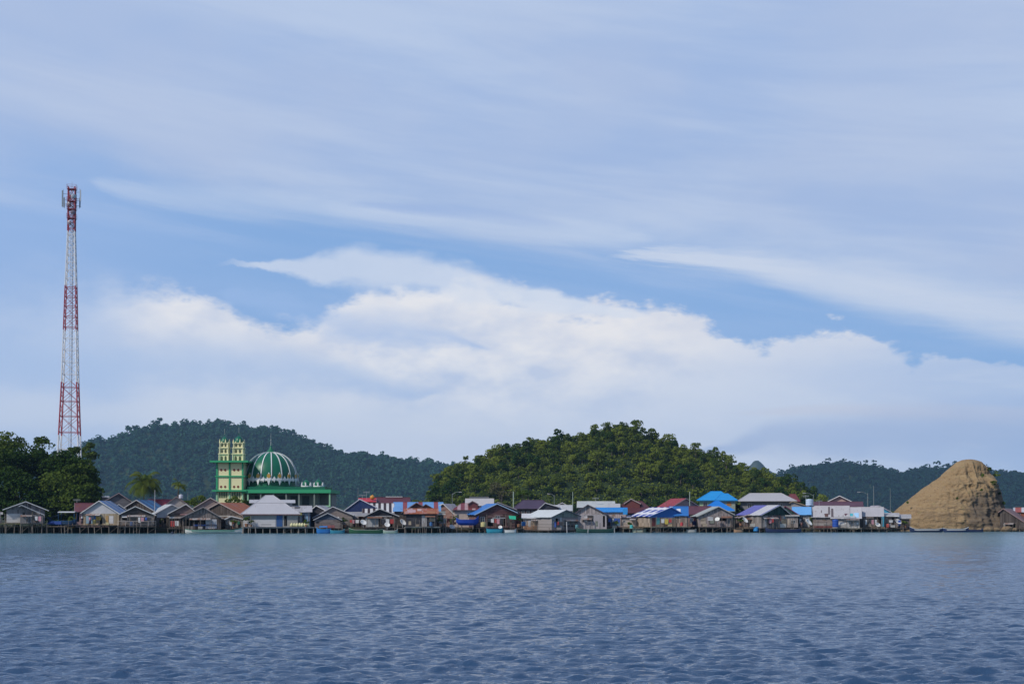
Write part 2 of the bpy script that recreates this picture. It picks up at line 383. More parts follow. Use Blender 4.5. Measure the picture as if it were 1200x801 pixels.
# ------------------------------------------------------------------ ground and hills
def fbm(x, y, s, o=4):
    return mnoise.fractal(Vector((x * s, y * s, 7.3)), 1.0, 2.0, o)
def hill_fn(pts, Yr, Yf, Yb, sub, power=.85, rough=2.0):
    xs = np.array([WX(p[0], Yr, p[1]) for p in pts]); zs = np.array([WZ(p[1], Yr) for p in pts]) - sub
    def h(x, y):
        H = float(np.interp(x, xs, zs))
        if y <= Yr: t = max(0, (y - Yf) / (Yr - Yf)); k = math.sin(t * math.pi / 2) ** power
        else: t = max(0, (Yb - y) / (Yb - Yr)); k = math.sin(t * math.pi / 2)
        if H < 1: return min(H, 1)
        wob = fbm(x, y, .02) * rough * 3 * k * (1 - .6 * max(0, 1 - abs(y - Yr) / 40))
        return max(1.0, 1 + (H - 1) * k + wob)
    return h, xs[0], xs[-1]
def terrain(name, h, x0, x1, y0, y1, nx, ny, mat):
    X, Y = np.meshgrid(np.linspace(x0, x1, nx), np.linspace(y0, y1, ny))
    Z = np.array([[h(float(a), float(b)) for a, b in zip(r1, r2)] for r1, r2 in zip(X, Y)])
    idx = np.arange(nx * ny).reshape(ny, nx)
    Fc = np.stack([idx[:-1, :-1], idx[:-1, 1:], idx[1:, 1:], idx[1:, :-1]], -1).reshape(-1, 4)
    return link(name, np_mesh(name, np.stack([X, Y, Z], -1).reshape(-1, 3), Fc, mat, True), kind='structure')
soil, g, b = newmat('soil', .95, .1); t = g.new('ShaderNodeTexCoord').outputs['Object']
g.put(b.inputs['Base Color'], g.mix(g.step(g.noise(t, .3, 6), .4, .6), (.05, .045, .03), (.035, .05, .02)))
under, g, b = newmat('under_growth', .95, .1); t = g.new('ShaderNodeTexCoord').outputs['Object']
g.put(b.inputs['Base Color'], g.mix(g.step(g.noise(t, .15, 6), .4, .6), (.02, .035, .014), (.035, .055, .02)))
# low land behind the shore: one sheet with an irregular bank
def make_ground():
    m = MB(); n = 120; xs = np.linspace(-900, 900, 361); vs = []; fs = []
    rows = [(-3.0, -.6), (-1.0, .35), (0, 1.0), (4, 1.15), (900, 1.2), (4200, 1.2)]
    for x in xs:
        pxx = 600 + F * x / 300; s0 = shoreY(600 + F * x / 285) + 5.5 + 9 * min(1, max(0, (pxx - 1045) / 30)) * min(1, max(0, (1200 - pxx) / 15)) + 1.2 * mnoise.noise(Vector((x * .08, 0, 0)))
        for k, (dy, z) in enumerate(rows): vs.append((x if k < 4 else x * (1 + dy / 300), s0 + dy if k < 4 else 285 + dy, z))
    r = len(rows)
    for i in range(len(xs) - 1):
        for j in range(r - 1): fs.append((i * r + j, (i + 1) * r + j, (i + 1) * r + j + 1, i * r + j + 1))
    m.add(vs, fs).build('ground', soil, kind='structure')
make_ground()

P_FAR_L = [(-120, 560), (0, 545), (60, 538), (95, 528), (112, 521), (150, 512), (175, 504), (205, 498), (240, 495), (285, 497), (320, 501), (345, 509), (372, 520), (400, 528), (430, 533), (470, 539), (505, 541), (540, 546), (600, 560), (660, 590), (700, 603)]
P_FAR_R = [(820, 603), (860, 585), (905, 557), (920, 551), (950, 546), (985, 541), (1005, 545), (1030, 551), (1062, 551), (1090, 547), (1130, 549), (1165, 554), (1200, 555), (1240, 551), (1330, 560)]
P_NEAR = [(498, 600), (507, 575), (517, 556), (528, 546), (545, 541), (566, 532), (590, 524), (612, 516), (640, 509), (665, 506), (692, 501), (712, 494), (728, 491), (742, 498), (770, 509), (800, 519), (830, 527), (860, 539), (882, 547), (905, 557), (922, 570), (940, 590), (950, 602)]
YL, YN = 3400, 690; KL = 3400 / 1400
hL, xl0, xl1 = hill_fn(P_FAR_L, YL, YL - 250 * KL, YL + 150 * KL, 7.5 * KL, rough=2.6 * KL)
hR, xr0, xr1 = hill_fn(P_FAR_R, YL, YL - 200 * KL, YL + 150 * KL, 7.5 * KL, rough=2.0 * KL)
hN, xn0, xn1 = hill_fn(P_NEAR, YN, 606, 760, 4.6, rough=.9)
terrain('far_hill', hL, xl0, xl1, YL - 260 * KL, YL + 155 * KL, 90, 60, under)
terrain('far_hill', hR, xr0, xr1, YL - 210 * KL, YL + 155 * KL, 60, 50, under)
terrain('wooded_hill', hN, xn0, xn1, 600, 765, 70, 60, under)
# distant rocky peak
peakm, g, b = newmat('peak_rock', .95, .1); t = g.new('ShaderNodeTexCoord').outputs['Object']
g.put(b.inputs['Base Color'], g.mix(g.step(g.noise(t, .03, 6), .4, .6), (.06, .075, .06), (.035, .05, .04)))
hP, xp0, xp1 = hill_fn([(840, 600), (860, 580), (872, 556), (880, 544), (884, 539.5), (888, 539), (892, 542), (897, 548), (905, 553), (915, 557), (928, 566), (945, 590), (955, 602)], 4700, 4550, 4900, 0, rough=.5)
terrain('distant_peak', hP, xp0, xp1, 4540, 4910, 70, 30, peakm)

# ------------------------------------------------------------------ foliage
def rand_sphere(rng, n):
    v = rng.randn(n, 3); return v / np.linalg.norm(v, axis=1)[:, None]
def leaf_quads(rng, P, N, size, jit=.7):
    n = len(P); N = N + rng.randn(n, 3) * jit; N /= np.linalg.norm(N, axis=1)[:, None]
    A = np.cross(N, rng.randn(n, 3)); A /= np.linalg.norm(A, axis=1)[:, None]; B = np.cross(N, A)
    s = size * (.6 + .8 * rng.rand(n))[:, None]
    V = np.stack([P - A * s * .5 - B * s * .35, P + A * s * .5 - B * s * .3, P + A * s * .55 + B * s * .35, P - A * s * .45 + B * s * .4], 1).reshape(-1, 3)
    return V, np.arange(n * 4).reshape(n, 4)
def crown_arrays(seed, rx, rz, lumps, per, leaf, lump_r=.38, low=-.5, jit=.7):
    rng = np.random.RandomState(seed); Vs = []; Fs = []; k = 0; centres = []
    d = rand_sphere(rng, lumps); d[:, 2] = np.clip(d[:, 2], low, 1); rad = (.35 + .5 * rng.rand(lumps))
    for i in range(lumps):
        c = d[i] * rad[i] * np.array([rx, rx, rz]); r = lump_r * rx * (.6 + .7 * rng.rand()); centres.append((c, r))
        n = rand_sphere(rng, per); n[:, 2] = np.where(n[:, 2] < -.35, -n[:, 2], n[:, 2])
        P = c + n * r * np.array([1, 1, .75]) * (.75 + .3 * rng.rand(per))[:, None]
        V, Fc = leaf_quads(rng, P, n, leaf, jit); Vs.append(V); Fs.append(Fc + k); k += len(V)
    return np.concatenate(Vs), np.concatenate(Fs), centres
LEAF_NEAR = leafm('leaves_hill', (.020, .055, .010), (.15, .19, .028), (.21, .22, .04), .22)
LEAF_SHORE = leafm('leaves_shore', (.024, .055, .010), (.085, .125, .022), (.14, .16, .03), .30, .2)
LEAF_FAR = leafm('leaves_far', (.008, .034, .024), (.026, .078, .044), (.05, .11, .045), .055, .15)
LEAF_LIGHT = leafm('leaves_light', (.07, .12, .02), (.13, .18, .035), (.19, .19, .06), .5, .3)
# far woods: too many to count, each crown still its own clump of leaves
def forest(name, h, x0, x1, y0, y1, step, Hm, label, seed, keep=None):
    rng = np.random.RandomState(seed); T = []
    for s in range(10):
        rx = (3.4 + rng.rand() * 1.6) * KL
        V, Fc, _ = crown_arrays(100 + s, rx, rx * (.75 + .5 * rng.rand()), 7, 13, 1.35 * KL, .5, -.2, .4); T.append((V, Fc))
    VV = []; FF = []; k = 0
    y = y0
    while y < y1:
        x = x0
        while x < x1:
            px, py = x + rng.randn() * step * .33, y + rng.randn() * step * .33
            x += step
            z = h(px, py)
            if z < 2.0 and rng.rand() < .6: continue
            V, Fc = T[rng.randint(10)]; s = .65 + rng.rand() ** 2 * .75; a = rng.rand() * 6.28
            if rng.rand() < .06: s *= 1.25; z += .3 * KL
            ca, sa = math.cos(a), math.sin(a)
            W_ = np.stack([V[:, 0] * ca - V[:, 1] * sa, V[:, 0] * sa + V[:, 1] * ca, V[:, 2]], 1) * s + np.array([px, py, z + 2.6 * s * KL])
            VV.append(W_); FF.append(Fc + k); k += len(W_)
        y += step
    link(name, np_mesh(name, np.concatenate(VV), np.concatenate(FF), LEAF_FAR), kind='stuff', label=label)
forest('forest', hL, WX(-70, YL), WX(575, YL), YL - 235 * KL, YL + 25 * KL, 6.2 * KL, 8, 'dense far-off wood covering the blue-green hill behind the mosque', 5)
forest('forest', hR, WX(850, YL), WX(1260, YL), YL - 190 * KL, YL + 25 * KL, 6.2 * KL, 8, 'dense far-off wood on the low ridge behind the tan rock', 6)

def trunk_mb(rng, h, r, limbs, centres, lean=0.0):
    m = MB(); pts = [Vector((0, 0, -.3)), Vector((lean * .4 + rng.randn() * .08, rng.randn() * .08, h * .5)), Vector((lean, rng.randn() * .15, h))]
    m.bar(pts[0], pts[1], r, 6, r * .75); m.bar(pts[1], pts[2], r * .75, 6, r * .5)
    for c, rr in centres[:limbs]:
        m.bar(pts[1].lerp(pts[2], .3 + .6 * rng.rand()), Vector(c) + Vector((lean, 0, 0)), r * .38, 5, r * .1)
    return m
# ---- near hill: every tree its own object
def hill_tree_mesh(seed, rx, rz, th, leaf=.46, lumps=12, per=46, lr=.42, low=-.45):
    rng = np.random.RandomState(seed); V, Fc, cen = crown_arrays(seed, rx, rz, lumps, per, leaf, lr, low, .33)
    V = V + np.array([0, 0, th]); me = np_mesh('forest_tree', V, Fc, LEAF_NEAR)
    cen = [((c[0], c[1], c[2] + th), r) for c, r in cen]
    tm = trunk_mb(rng, th, .22, 5, cen)
    # join trunk into the same mesh as a second material
    Q = [f for f in tm.f]; n = len(V); me2 = bpy.data.meshes.new('forest_tree')
    me2.from_pydata([tuple(p) for p in V] + tm.v, [], [tuple(f) for f in Fc] + [tuple(i + n for i in f) for f in Q])
    me2.materials.append(LEAF_NEAR); me2.materials.append(BARK)
    me2.polygons.foreach_set('material_index', np.array([0] * len(Fc) + [1] * len(Q), dtype=np.int32)); me2.update()
    bpy.data.meshes.remove(me); return me2
HT = [hill_tree_mesh(200 + i, 2.5 + .18 * i, 2.3 + .25 * (i % 4), 3.4) for i in range(8)]
HT_TALL = [hill_tree_mesh(240 + i, 2.3, 1.5, 6.5, .55, 9, 20, .38, -.1) for i in range(3)]
def hill_trees():
    rng = random.Random(11); cand = []
    y = 609
    while y < 705:
        k = max(.45, min(1, (y - 600) / 90)); x = xn0 + 1.5
        while x < xn1 - 1:
            px, py = x + rng.uniform(-2, 2), y + rng.uniform(-2, 2); x += 6.1
            z = hN(px, py)
            if z > 1.05 or rng.random() < .55: cand.append((px, py, z))
        y += 8.2
    return cand
cand = hill_trees()
print('hill trees', len(cand))
rng = random.Random(5)
for i, (x, y, z) in enumerate(cand[:290]):
    me = rng.choice(HT); s = rng.choice((rng.uniform(.55, .8), rng.uniform(.7, 1.0), rng.uniform(.8, 1.2))) * (1.0 if y > 672 else 1.18)
    link('forest_tree', me, None, (x, y, z - .8), (rng.uniform(-.05, .05), rng.uniform(-.05, .05), rng.uniform(0, 6.28)), (s, s, s * rng.uniform(.85, 1.25)),
         label='rounded green tree in the wood covering the near hill', cat='tree', group='trees covering the near hill')
for k, (px, s, lb) in enumerate([(545, .85, 'tall open-crowned tree at the left foot of the near hill, bare trunk showing'), (556, .6, 'smaller open-crowned tree beside the tall one, left foot of the near hill'),
                             (626, .45, 'thin tree poking above the left slope of the near hill'), (729, .5, 'tree rising highest on the summit of the near hill'), (739, .42, 'slim dark tree just right of the summit of the near hill'),
                             (762, .42, 'thin tree above the crest, right of the near hill summit'), (861, .6, 'bushy tree standing up on the right shoulder of the near hill'), (700, .4, 'small tree poking up left of the near hill summit')]):
    Y = YN - 6; x = WX(px, Y)
    link('forest_tree', HT_TALL[k % 3], None, (x, Y, hN(x, Y) - .5), (0, 0, k), (s, s, s * (1.0 if k else 1.15)), label=lb, cat='tree', group='trees rising above the near hill')
def small_wood():
    rng = np.random.RandomState(77); T = []
    for k in range(8):
        V, Fc, _ = crown_arrays(500 + k, 1.6, 1.5, 7, 22, .45, .45, -.2, .35); T.append((V, Fc))
    VV = []; FF = []; k = 0
    for _ in range(1300):
        x = xn0 + 1 + (xn1 - xn0 - 2) * rng.rand(); y = 606 + 88 * rng.rand(); z = hN(float(x), float(y))
        V, Fc = T[rng.randint(8)]; s = .5 + .7 * rng.rand(); VV.append(V * s + np.array([x, y, z + .8 * s])); FF.append(Fc + k); k += len(V)
    link('undergrowth', np_mesh('undergrowth', np.concatenate(VV), np.concatenate(FF), LEAF_NEAR), kind='stuff', label='saplings and shrubs filling the gaps between the trees of the near hill')
small_wood()
# leafy undergrowth on the hill between the trees
def undergrowth(name, h, x0, x1, y0, y1, n, size, mat, seed, label):
    rng = np.random.RandomState(seed); X = x0 + (x1 - x0) * rng.rand(n); Y = y0 + (y1 - y0) * rng.rand(n)
    Z = np.array([h(float(a), float(b)) for a, b in zip(X, Y)]); P = np.stack([X, Y, Z + rng.rand(n) * 1.6], 1)
    V, Fc = leaf_quads(rng, P, np.tile([0, -.5, .8], (n, 1)), size, .8)
    link(name, np_mesh(name, V, Fc, mat), kind='stuff', label=label)
undergrowth('undergrowth', hN, xn0 + 1, xn1 - 1, 603, 700, 22000, .7, LEAF_NEAR, 8, 'leafy undergrowth between the trees of the near hill')

# ---- trees on the shore and among the houses: trunk and crown of their own
def tree(px, ytop, wpx, Y, label, ybase=600, leafmat=None, leaf=.42, lumps=26, per=110, seed=1, name='tree', cat='tree', group=None, shape=1.0, ground=1.1, low=-.7, open_=.36, lean=0):
    P_ = ppm(Y); x = WX(px, Y); zt = WZ(ytop, Y); rx = wpx / P_ / 2; rz = rx * shape; rng = np.random.RandomState(seed)
    th = max(.6, zt - ground - rz * 1.05)
    root = empty(name, (x, Y, ground), rng.rand() * 6.28 if not lean else 0, label=label, cat=cat, group=group)
    V, Fc, cen = crown_arrays(seed, rx, rz, lumps, per, leaf, open_, low)
    V = V + np.array([lean, 0, th]); link('crown', np_mesh('crown', V, Fc, leafmat or LEAF_SHORE), root)
    cen = [((c[0], c[1], c[2] + th), r) for c, r in cen]
    trunk_mb(rng, th, max(.06, rx * .07), 9, cen, lean).build('trunk', BARK, root)
    return root
GS = 'big trees on the left shore'
SH = [(-22, 514, 74, 303, 'broad dark tree at the left edge of the photo', .9), (16, 514, 66, 312, 'broad dark tree second from the left edge behind the gabled house', .9),
      (48, 516, 70, 318, 'wide dark tree in the middle of the left shore clump', .85), (76, 522, 66, 310, 'dark leafy tree left of the tower foot', .9), (97, 534, 44, 304, 'tree at the right end of the left shore clump, catching light on its crown', 1.2),
      (20, 548, 70, 296, 'low dark tree directly behind the grey-roofed gabled house', .85), (62, 552, 66, 298, 'low dark tree behind the blue tarpaulin shelter', .85), (93, 562, 42, 296, 'bushy tree behind the red-roofed house on the left shore', 1.0),
      (106, 566, 32, 300, 'small bush-like tree at the right foot of the left shore clump', 1.1), (-10, 566, 60, 294, 'low tree at the very left behind the white fence', .8),
      (40, 572, 60, 293, 'low leafy tree just behind the right eave of the grey-roofed gabled house', .8), (76, 576, 50, 294, 'low leafy tree just behind the canopied blue boat', .9), (86, 545, 60, 306, 'rounded tree filling the right half of the left shore clump', 1.0)]
for i, (px, yt, w, Y, lb, sh) in enumerate(SH):
    tree(px, yt, w, Y, lb, seed=300 + i, lumps=34, per=120, leaf=.40, shape=sh, group=GS)
tree(8, 504, 46, 325, 'broad-topped tree rising above the left shore clump near the photo edge', seed=320, lumps=24, per=90, leaf=.36, shape=.8, low=-.3, open_=.34, group=GS)
tree(48, 508, 22, 322, 'small rounded crown sticking up left of the tower', seed=321, lumps=10, per=70, leaf=.34, shape=.8, low=-.3, open_=.38, group=GS)
tree(104, 514, 26, 420, 'darker tree seen past the tower foot on its right', seed=322, lumps=14, per=70, leaf=.5, shape=1.1, group=GS)
tree(84, 519, 20, 328, 'leafy treetop just below the tower legs', seed=323, lumps=9, per=70, leaf=.36, shape=.7, group=GS)
GV = 'trees among the houses'
tree(232, 580, 24, 300, 'olive-green bushy tree behind the pale gabled house left of the minarets', seed=330, leafmat=LEAF_LIGHT, leaf=.28, lumps=12, per=70, shape=.7, group=GV)
tree(219, 583, 14, 303, 'small yellowish tree beside the pale house left of the minarets', seed=331, leafmat=LEAF_LIGHT, leaf=.26, lumps=8, per=60, shape=.8, group=GV)
tree(273, 578, 22, 305, 'yellow-green tree in front of the minaret base', seed=332, leafmat=LEAF_LIGHT, leaf=.28, lumps=12, per=60, shape=.8, group=GV)
tree(287, 582, 14, 306, 'dark bushy tree beside the minaret base', seed=333, leaf=.28, lumps=8, per=60, shape=.9, group=GV)
tree(862, 585, 15, 312, 'bright green young tree between the blue roofs and the grey hipped roof', seed=334, leafmat=LEAF_LIGHT, leaf=.26, lumps=12, per=60, shape=1.3, group=GV)
tree(869, 594, 10, 308, 'small dark green shrub-like tree beside the bright young tree', seed=335, leaf=.24, lumps=7, per=50, shape=1.0, group=GV)
tree(612, 574, 20, 420, 'yellow-green tree at the hill foot behind the dark purple roof', seed=336, leafmat=LEAF_LIGHT, leaf=.4, lumps=9, per=50, shape=.55, group=GV)
tree(588, 560, 34, 430, 'tall dry-leaved tree at the hill foot behind the blue-edged gable', seed=337, leafmat=leafm('leaves_dry', (.10, .10, .05), (.16, .15, .07), (.2, .18, .1), .3), leaf=.42, lumps=14, per=50, shape=1.0, group=GV)
tree(512, 566, 26, 560, 'round green tree at the left foot of the near hill', seed=338, leaf=.6, lumps=12, per=60, shape=1.0, leafmat=LEAF_NEAR, group=GV)
tree(148, 583, 12, 312, 'small leafy tree left of the tall palm', seed=339, leaf=.26, lumps=7, per=60, shape=.9, leafmat=LEAF_LIGHT, group=GV)
# low bushes along the bank behind the houses: one green belt
undergrowth('undergrowth', lambda x, y: 1.1, -110, 118, 316, 345, 9000, .55, LEAF_SHORE, 21, 'low leafy scrub on the bank behind the village houses')

# ---- palms
PALM_LEAF = leafm('palm_leaf', (.07, .11, .02), (.14, .17, .03), (.22, .21, .05), .8, .25)
def palm(px, ytop, Y, rlen, label, seed, droop=1.0, n=20):
    x = WX(px, Y); zt = WZ(ytop, Y); rng = np.random.RandomState(seed)
    root = empty('palm_tree', (x, Y, 1.1), 0, label=label, cat='palm tree', group='palms behind the houses')
    H = zt - 1.1 - rlen * .45; m = MB(); prev = Vector((0, 0, -.2))
    for k in range(1, 7):
        t = k / 6; p = Vector((.5 * t * t, 0, H * t)); m.bar(prev, p, .17 - .05 * t, 7); prev = p
    m.build('trunk', BARK, root)
    for i in range(n):
        a = i * 2.4; up = .15 + 1.25 * rng.rand(); Vs = []; Fs = []; pos = np.array(prev) ; d = np.array([math.cos(a) * math.cos(up), math.sin(a) * math.cos(up), math.sin(up)])
        L_ = rlen * (.8 + .35 * rng.rand()); ns = 12; side = np.array([-math.sin(a), math.cos(a), 0]); pts = [pos]
        for s in range(ns):
            d = d + np.array([0, 0, -.17 * droop]) * (.4 + s / ns); d /= np.linalg.norm(d); pts.append(pts[-1] + d * L_ / ns)
        for s in range(1, ns):
            w_ = rlen * .24 * math.sin(math.pi * (s + 1) / (ns + 2)) + .06
            for sg in (-1, 1):
                for q in (0, .5):
                    p = pts[s] * (1 - q) + pts[s + 1] * q; e = p + side * sg * w_ + (pts[s + 1] - pts[s]) * .9 + np.array([0, 0, -w_ * .6]); t_ = (pts[s + 1] - pts[s]) * .42
                    k = len(Vs); Vs += [p, p + t_, e + t_ * .2, e]; Fs.append((k, k + 1, k + 2, k + 3))
        link('frond', np_mesh('frond', Vs, Fs, PALM_LEAF), root)
palm(167, 556, 300, 4.7, 'tall coconut palm with drooping yellow-green fronds behind the blue-edged gable', 41, 1.5, 34)
palm(207, 563, 318, 2.1, 'small slender palm above the pale gable, left of the minarets', 42, 1.4, 18)

# ------------------------------------------------------------------ the tan rock hill
def make_mound():
    m, g, b = newmat('mound_earth', .95, .1); geo = g.new('ShaderNodeTexCoord').outputs['Object']; x, y, z = g.sep(geo)[:3]
    w = g.noise(geo, .35, 6, .6)
    st_ = g.noise(g.xyz(g.m('MULTIPLY', x, .12), g.m('MULTIPLY', y, .12), g.m('ADD', g.m('MULTIPLY', z, .9), g.m('MULTIPLY', w, 3.0))), 1, 7, .62)
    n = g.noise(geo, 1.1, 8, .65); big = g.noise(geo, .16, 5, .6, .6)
    c = g.mix(g.m('MULTIPLY', g.step(st_, .36, .66), g.rng(x, -12, 6, .35, .9)), (.29, .20, .11), (.37, .275, .155))
    c = g.mix(g.m('MULTIPLY', g.step(n, .5, .68), .5), c, (.34, .26, .165))
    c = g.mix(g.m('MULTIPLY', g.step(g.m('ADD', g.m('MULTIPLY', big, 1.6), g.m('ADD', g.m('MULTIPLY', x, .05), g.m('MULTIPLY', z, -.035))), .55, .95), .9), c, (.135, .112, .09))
    spots = g.noise(geo, 2.3, 3, .5)
    c = g.mix(g.m('MULTIPLY', g.step(spots, .63, .68), .7), c, (.11, .06, .03))
    c = g.mix(g.m('MULTIPLY', g.step(g.noise(geo, .7, 6, .6), .62, .7), .5), c, (.20, .21, .07))
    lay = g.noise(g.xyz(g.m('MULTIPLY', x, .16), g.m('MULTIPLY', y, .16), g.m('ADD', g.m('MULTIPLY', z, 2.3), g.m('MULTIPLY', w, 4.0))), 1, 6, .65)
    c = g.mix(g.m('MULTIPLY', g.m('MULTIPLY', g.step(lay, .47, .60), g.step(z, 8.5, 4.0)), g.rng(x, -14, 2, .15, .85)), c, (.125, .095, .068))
    c = g.mix(g.m('MULTIPLY', g.step(g.noise(geo, 3.2, 8, .7), .5, .64), .45), c, (.15, .105, .06))
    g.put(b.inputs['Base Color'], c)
    fine_ = g.noise(g.xyz(g.m('MULTIPLY', x, 2.5), g.m('MULTIPLY', y, 2.5), g.m('MULTIPLY', z, 6)), 1, 8, .7)
    g.put(b.inputs['Normal'], g.bump(g.m('ADD', g.m('ADD', g.m('MULTIPLY', n, .5), g.m('MULTIPLY', fine_, .5)), g.m('MULTIPLY', st_, .25)), .5, .8))
    Yc = 314.0
    Lp = [(624, 1038), (606, 1041), (598, 1050), (588, 1062), (573, 1081), (560, 1100), (550, 1111), (545, 1117), (541, 1122), (538.5, 1129)]
    Rp = [(624, 1199), (614, 1196), (608, 1187), (600, 1178), (590, 1174), (580, 1172), (567, 1168), (556, 1161), (546, 1156), (541, 1151), (538.5, 1144)]
    zL = [WZ(a, Yc) for a, _ in Lp]; xL = [WX(b_, Yc) for _, b_ in Lp]; zR = [WZ(a, Yc) for a, _ in Rp]; xR = [WX(b_, Yc) for _, b_ in Rp]
    zt = WZ(538, Yc); x0 = WX(1120, Yc); NA, NZ = 260, 120; vs = []; 
    ox, oy = x0, Yc
    for j in range(NZ + 1):
        t = j / NZ; z = -.8 + (zt + .8) * t; 
        l = float(np.interp(z, zL, xL)); r = float(np.interp(z, zR, xR)); cx = (l + r) / 2; a = (r - l) / 2; bd = a * .72
        if j == NZ: a *= .5; bd *= .5
        for i in range(NA):
            th = 2 * math.pi * i / NA; dx_, dy_ = math.cos(th), math.sin(th)
            p = Vector((cx + a * dx_, dy_ * bd, z)); 
            k = min(1, (1 - t) * 4 + .15)
            right = .12 + .88 / (1 + math.exp(-(p.x - x0 - 1) / 3))
            n1 = mnoise.fractal(Vector((p.x * .14 + 3, p.y * .14, p.z * .34)), 1.0, 2.0, 5) * 1.0 * right + mnoise.fractal(p * 1.6, .7, 2.0, 5) * .26
            led = mnoise.noise(Vector((p.x * .10, p.y * .1, z * .45 + 1.4 * mnoise.noise(p * .22)))) * 1.1 * right * (1.2 if z < 6 else .6)
            led += (abs(mnoise.noise(Vector((p.x * .16, p.y * .2, z * .35)) * 2.2)) - .25) * -.9 * right
            d = (n1 + led) * k
            zz_ = z * .55 + .9 * mnoise.noise(p * .13) + .25 * mnoise.noise(p * .6); fr_ = zz_ - math.floor(zz_)
            low_ = max(0, min(1, (7.5 - z) / 4)) * (.1 + .9 / (1 + math.exp(-(p.x - x0 + 4) / 2)))
            led += (fr_ ** 3 - .3) * 2.6 * low_
            # rain gullies running down
            cr_ = abs(mnoise.noise(Vector((p.x * .42, z * .10 + 5, p.y * .2)))) + .5 * abs(mnoise.noise(Vector((p.x * 1.1, z * .22, 3)))); d += (.38 - cr_) * 2.4 * right * k
            front = .35 if abs(dy_) < .35 else 1
            q = p + Vector((dx_ * d * front * .7, dy_ * d, .15 * mnoise.noise(p * .8) * k)); vs.append((q.x - ox, q.y, q.z))
    fs = [(j * NA + i, j * NA + (i + 1) % NA, (j + 1) * NA + (i + 1) % NA, (j + 1) * NA + i) for j in range(NZ) for i in range(NA)]
    vs.append((float(np.mean([v_[0] for v_ in vs[-NA:]])), 0, zt + .05)); c_ = len(vs) - 1
    fs += [(NZ * NA + i, NZ * NA + (i + 1) % NA, c_) for i in range(NA)]
    me = bpy.data.meshes.new('rock_hill'); me.from_pydata(vs, [], fs); me.materials.append(m)
    for p_ in me.polygons: p_.use_smooth = True
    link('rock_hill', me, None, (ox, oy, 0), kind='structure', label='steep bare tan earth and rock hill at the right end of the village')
make_mound()
def boulder(px, w, Y, label, seed):
    x = WX(px, Y); rng = np.random.RandomState(seed); m_ = MB(); n = 14; prof = [(.05, -.4), (.7, -.35), (1, 0), (.85, .4), (.45, .62), (.05, .7)]; m_.lathe(prof, n)
    m_.v = [tuple(np.array(v_) * np.array([w / 2, w / 2.4, w / 2.2]) * (1 + .22 * mnoise.noise(Vector(v_) * 1.3 + Vector((seed, 0, 0))) * 1.6)) for v_ in m_.v]
    m_.build('boulder', bpy.data.materials['mound_earth'], None, label=label, cat='boulder', group='boulders at the foot of the tan rock').location = (x, Y, .35)
for px, w, Y, lb, sd in ((1098, 1.5, 298.5, 'small boulder behind the gap between the two white-sided boats', 1), (1158, 2.4, 300.5, 'broad flat boulder at the water right of the small dark boat', 2), (1168, 1.6, 300, 'boulder in the middle of the right foot of the tan rock', 3), (1180, 2.6, 301, 'largest boulder near the right foot of the tan rock', 4), (1189, 1.3, 300.6, 'last small boulder at the right foot of the tan rock', 5), (1148, 1.2, 299.6, 'small boulder just behind the small dark boat', 6)):
    boulder(px, w, Y, lb, sd)
def bush(px, py, Y, wpx, label, seed, mat=None, z=None, group='bushes'):
    x, zz = W(px, py, Y); r = wpx / ppm(Y) / 2
    V, Fc, _ = crown_arrays(seed, r, r * 1.1, 6, 26, .22, .5, -.3)
    link('bush', np_mesh('bush', V, Fc, mat or LEAF_LIGHT), None, (x, Y, zz), label=label, cat='bush', group=group)
GB = 'bushes on the rock hill'
for px, py, Y, w, lb, sd in ((1160, 550, 312, 5, 'tuft at the top of the right shoulder of the tan rock', 81), (1176, 590, 311, 5, 'scrub low on the right cliff edge of the tan rock', 82), (1150, 574, 304, 3, 'tiny tuft in the middle of the cliffed right half of the tan rock', 83), (1122, 584, 302, 3, 'tiny tuft in the centre of the tan rock face', 84), (1182, 607, 306, 6, 'scrub near the foot of the right cliff of the tan rock', 85)):
    bush(px, py, Y, w, lb, sd, LEAF_SHORE if sd % 2 else None, group=GB)
bush(1168, 556, 313, 9, 'largest light green bush on the steep right shoulder of the tan rock', 51, group=GB)
bush(1164, 566, 309, 7, 'small bush hanging just below the largest one on the tan rock', 52, group=GB)
bush(1152, 557, 307, 5, 'yellowish tuft near the top right of the tan rock', 53, group=GB)
bush(1172, 578, 312, 4, 'green tuft on the right cliff edge of the tan rock, halfway up', 54, LEAF_SHORE, group=GB)
bush(1045, 601, 305, 6, 'low green bush where the tan rock meets the sheds', 55, group=GB)
bush(1064, 589, 309, 3, 'grassy tuft on the left slope of the tan rock', 56, group=GB)
bush(1192, 616, 303, 5, 'small green bush at the right foot of the tan rock', 57, group=GB)

# ------------------------------------------------------------------ air
hz = MB().box(-4400, 4400, -70, 5600, -1.6, 290).mesh('haze', None)
hm = bpy.data.materials.new('haze'); hm.use_nodes = True; nt = hm.node_tree; nt.nodes.clear()
pv = nt.nodes.new('ShaderNodeVolumePrincipled'); pv.inputs['Color'].default_value = (.40, .66, 1.0, 1); pv.inputs['Density'].default_value = .000060; pv.inputs['Anisotropy'].default_value = 0.0
mo = nt.nodes.new('ShaderNodeOutputMaterial'); nt.links.new(pv.outputs[0], mo.inputs['Volume']); hz.materials.append(hm)
link('haze', hz, kind='stuff', label='thin blue haze in the air')
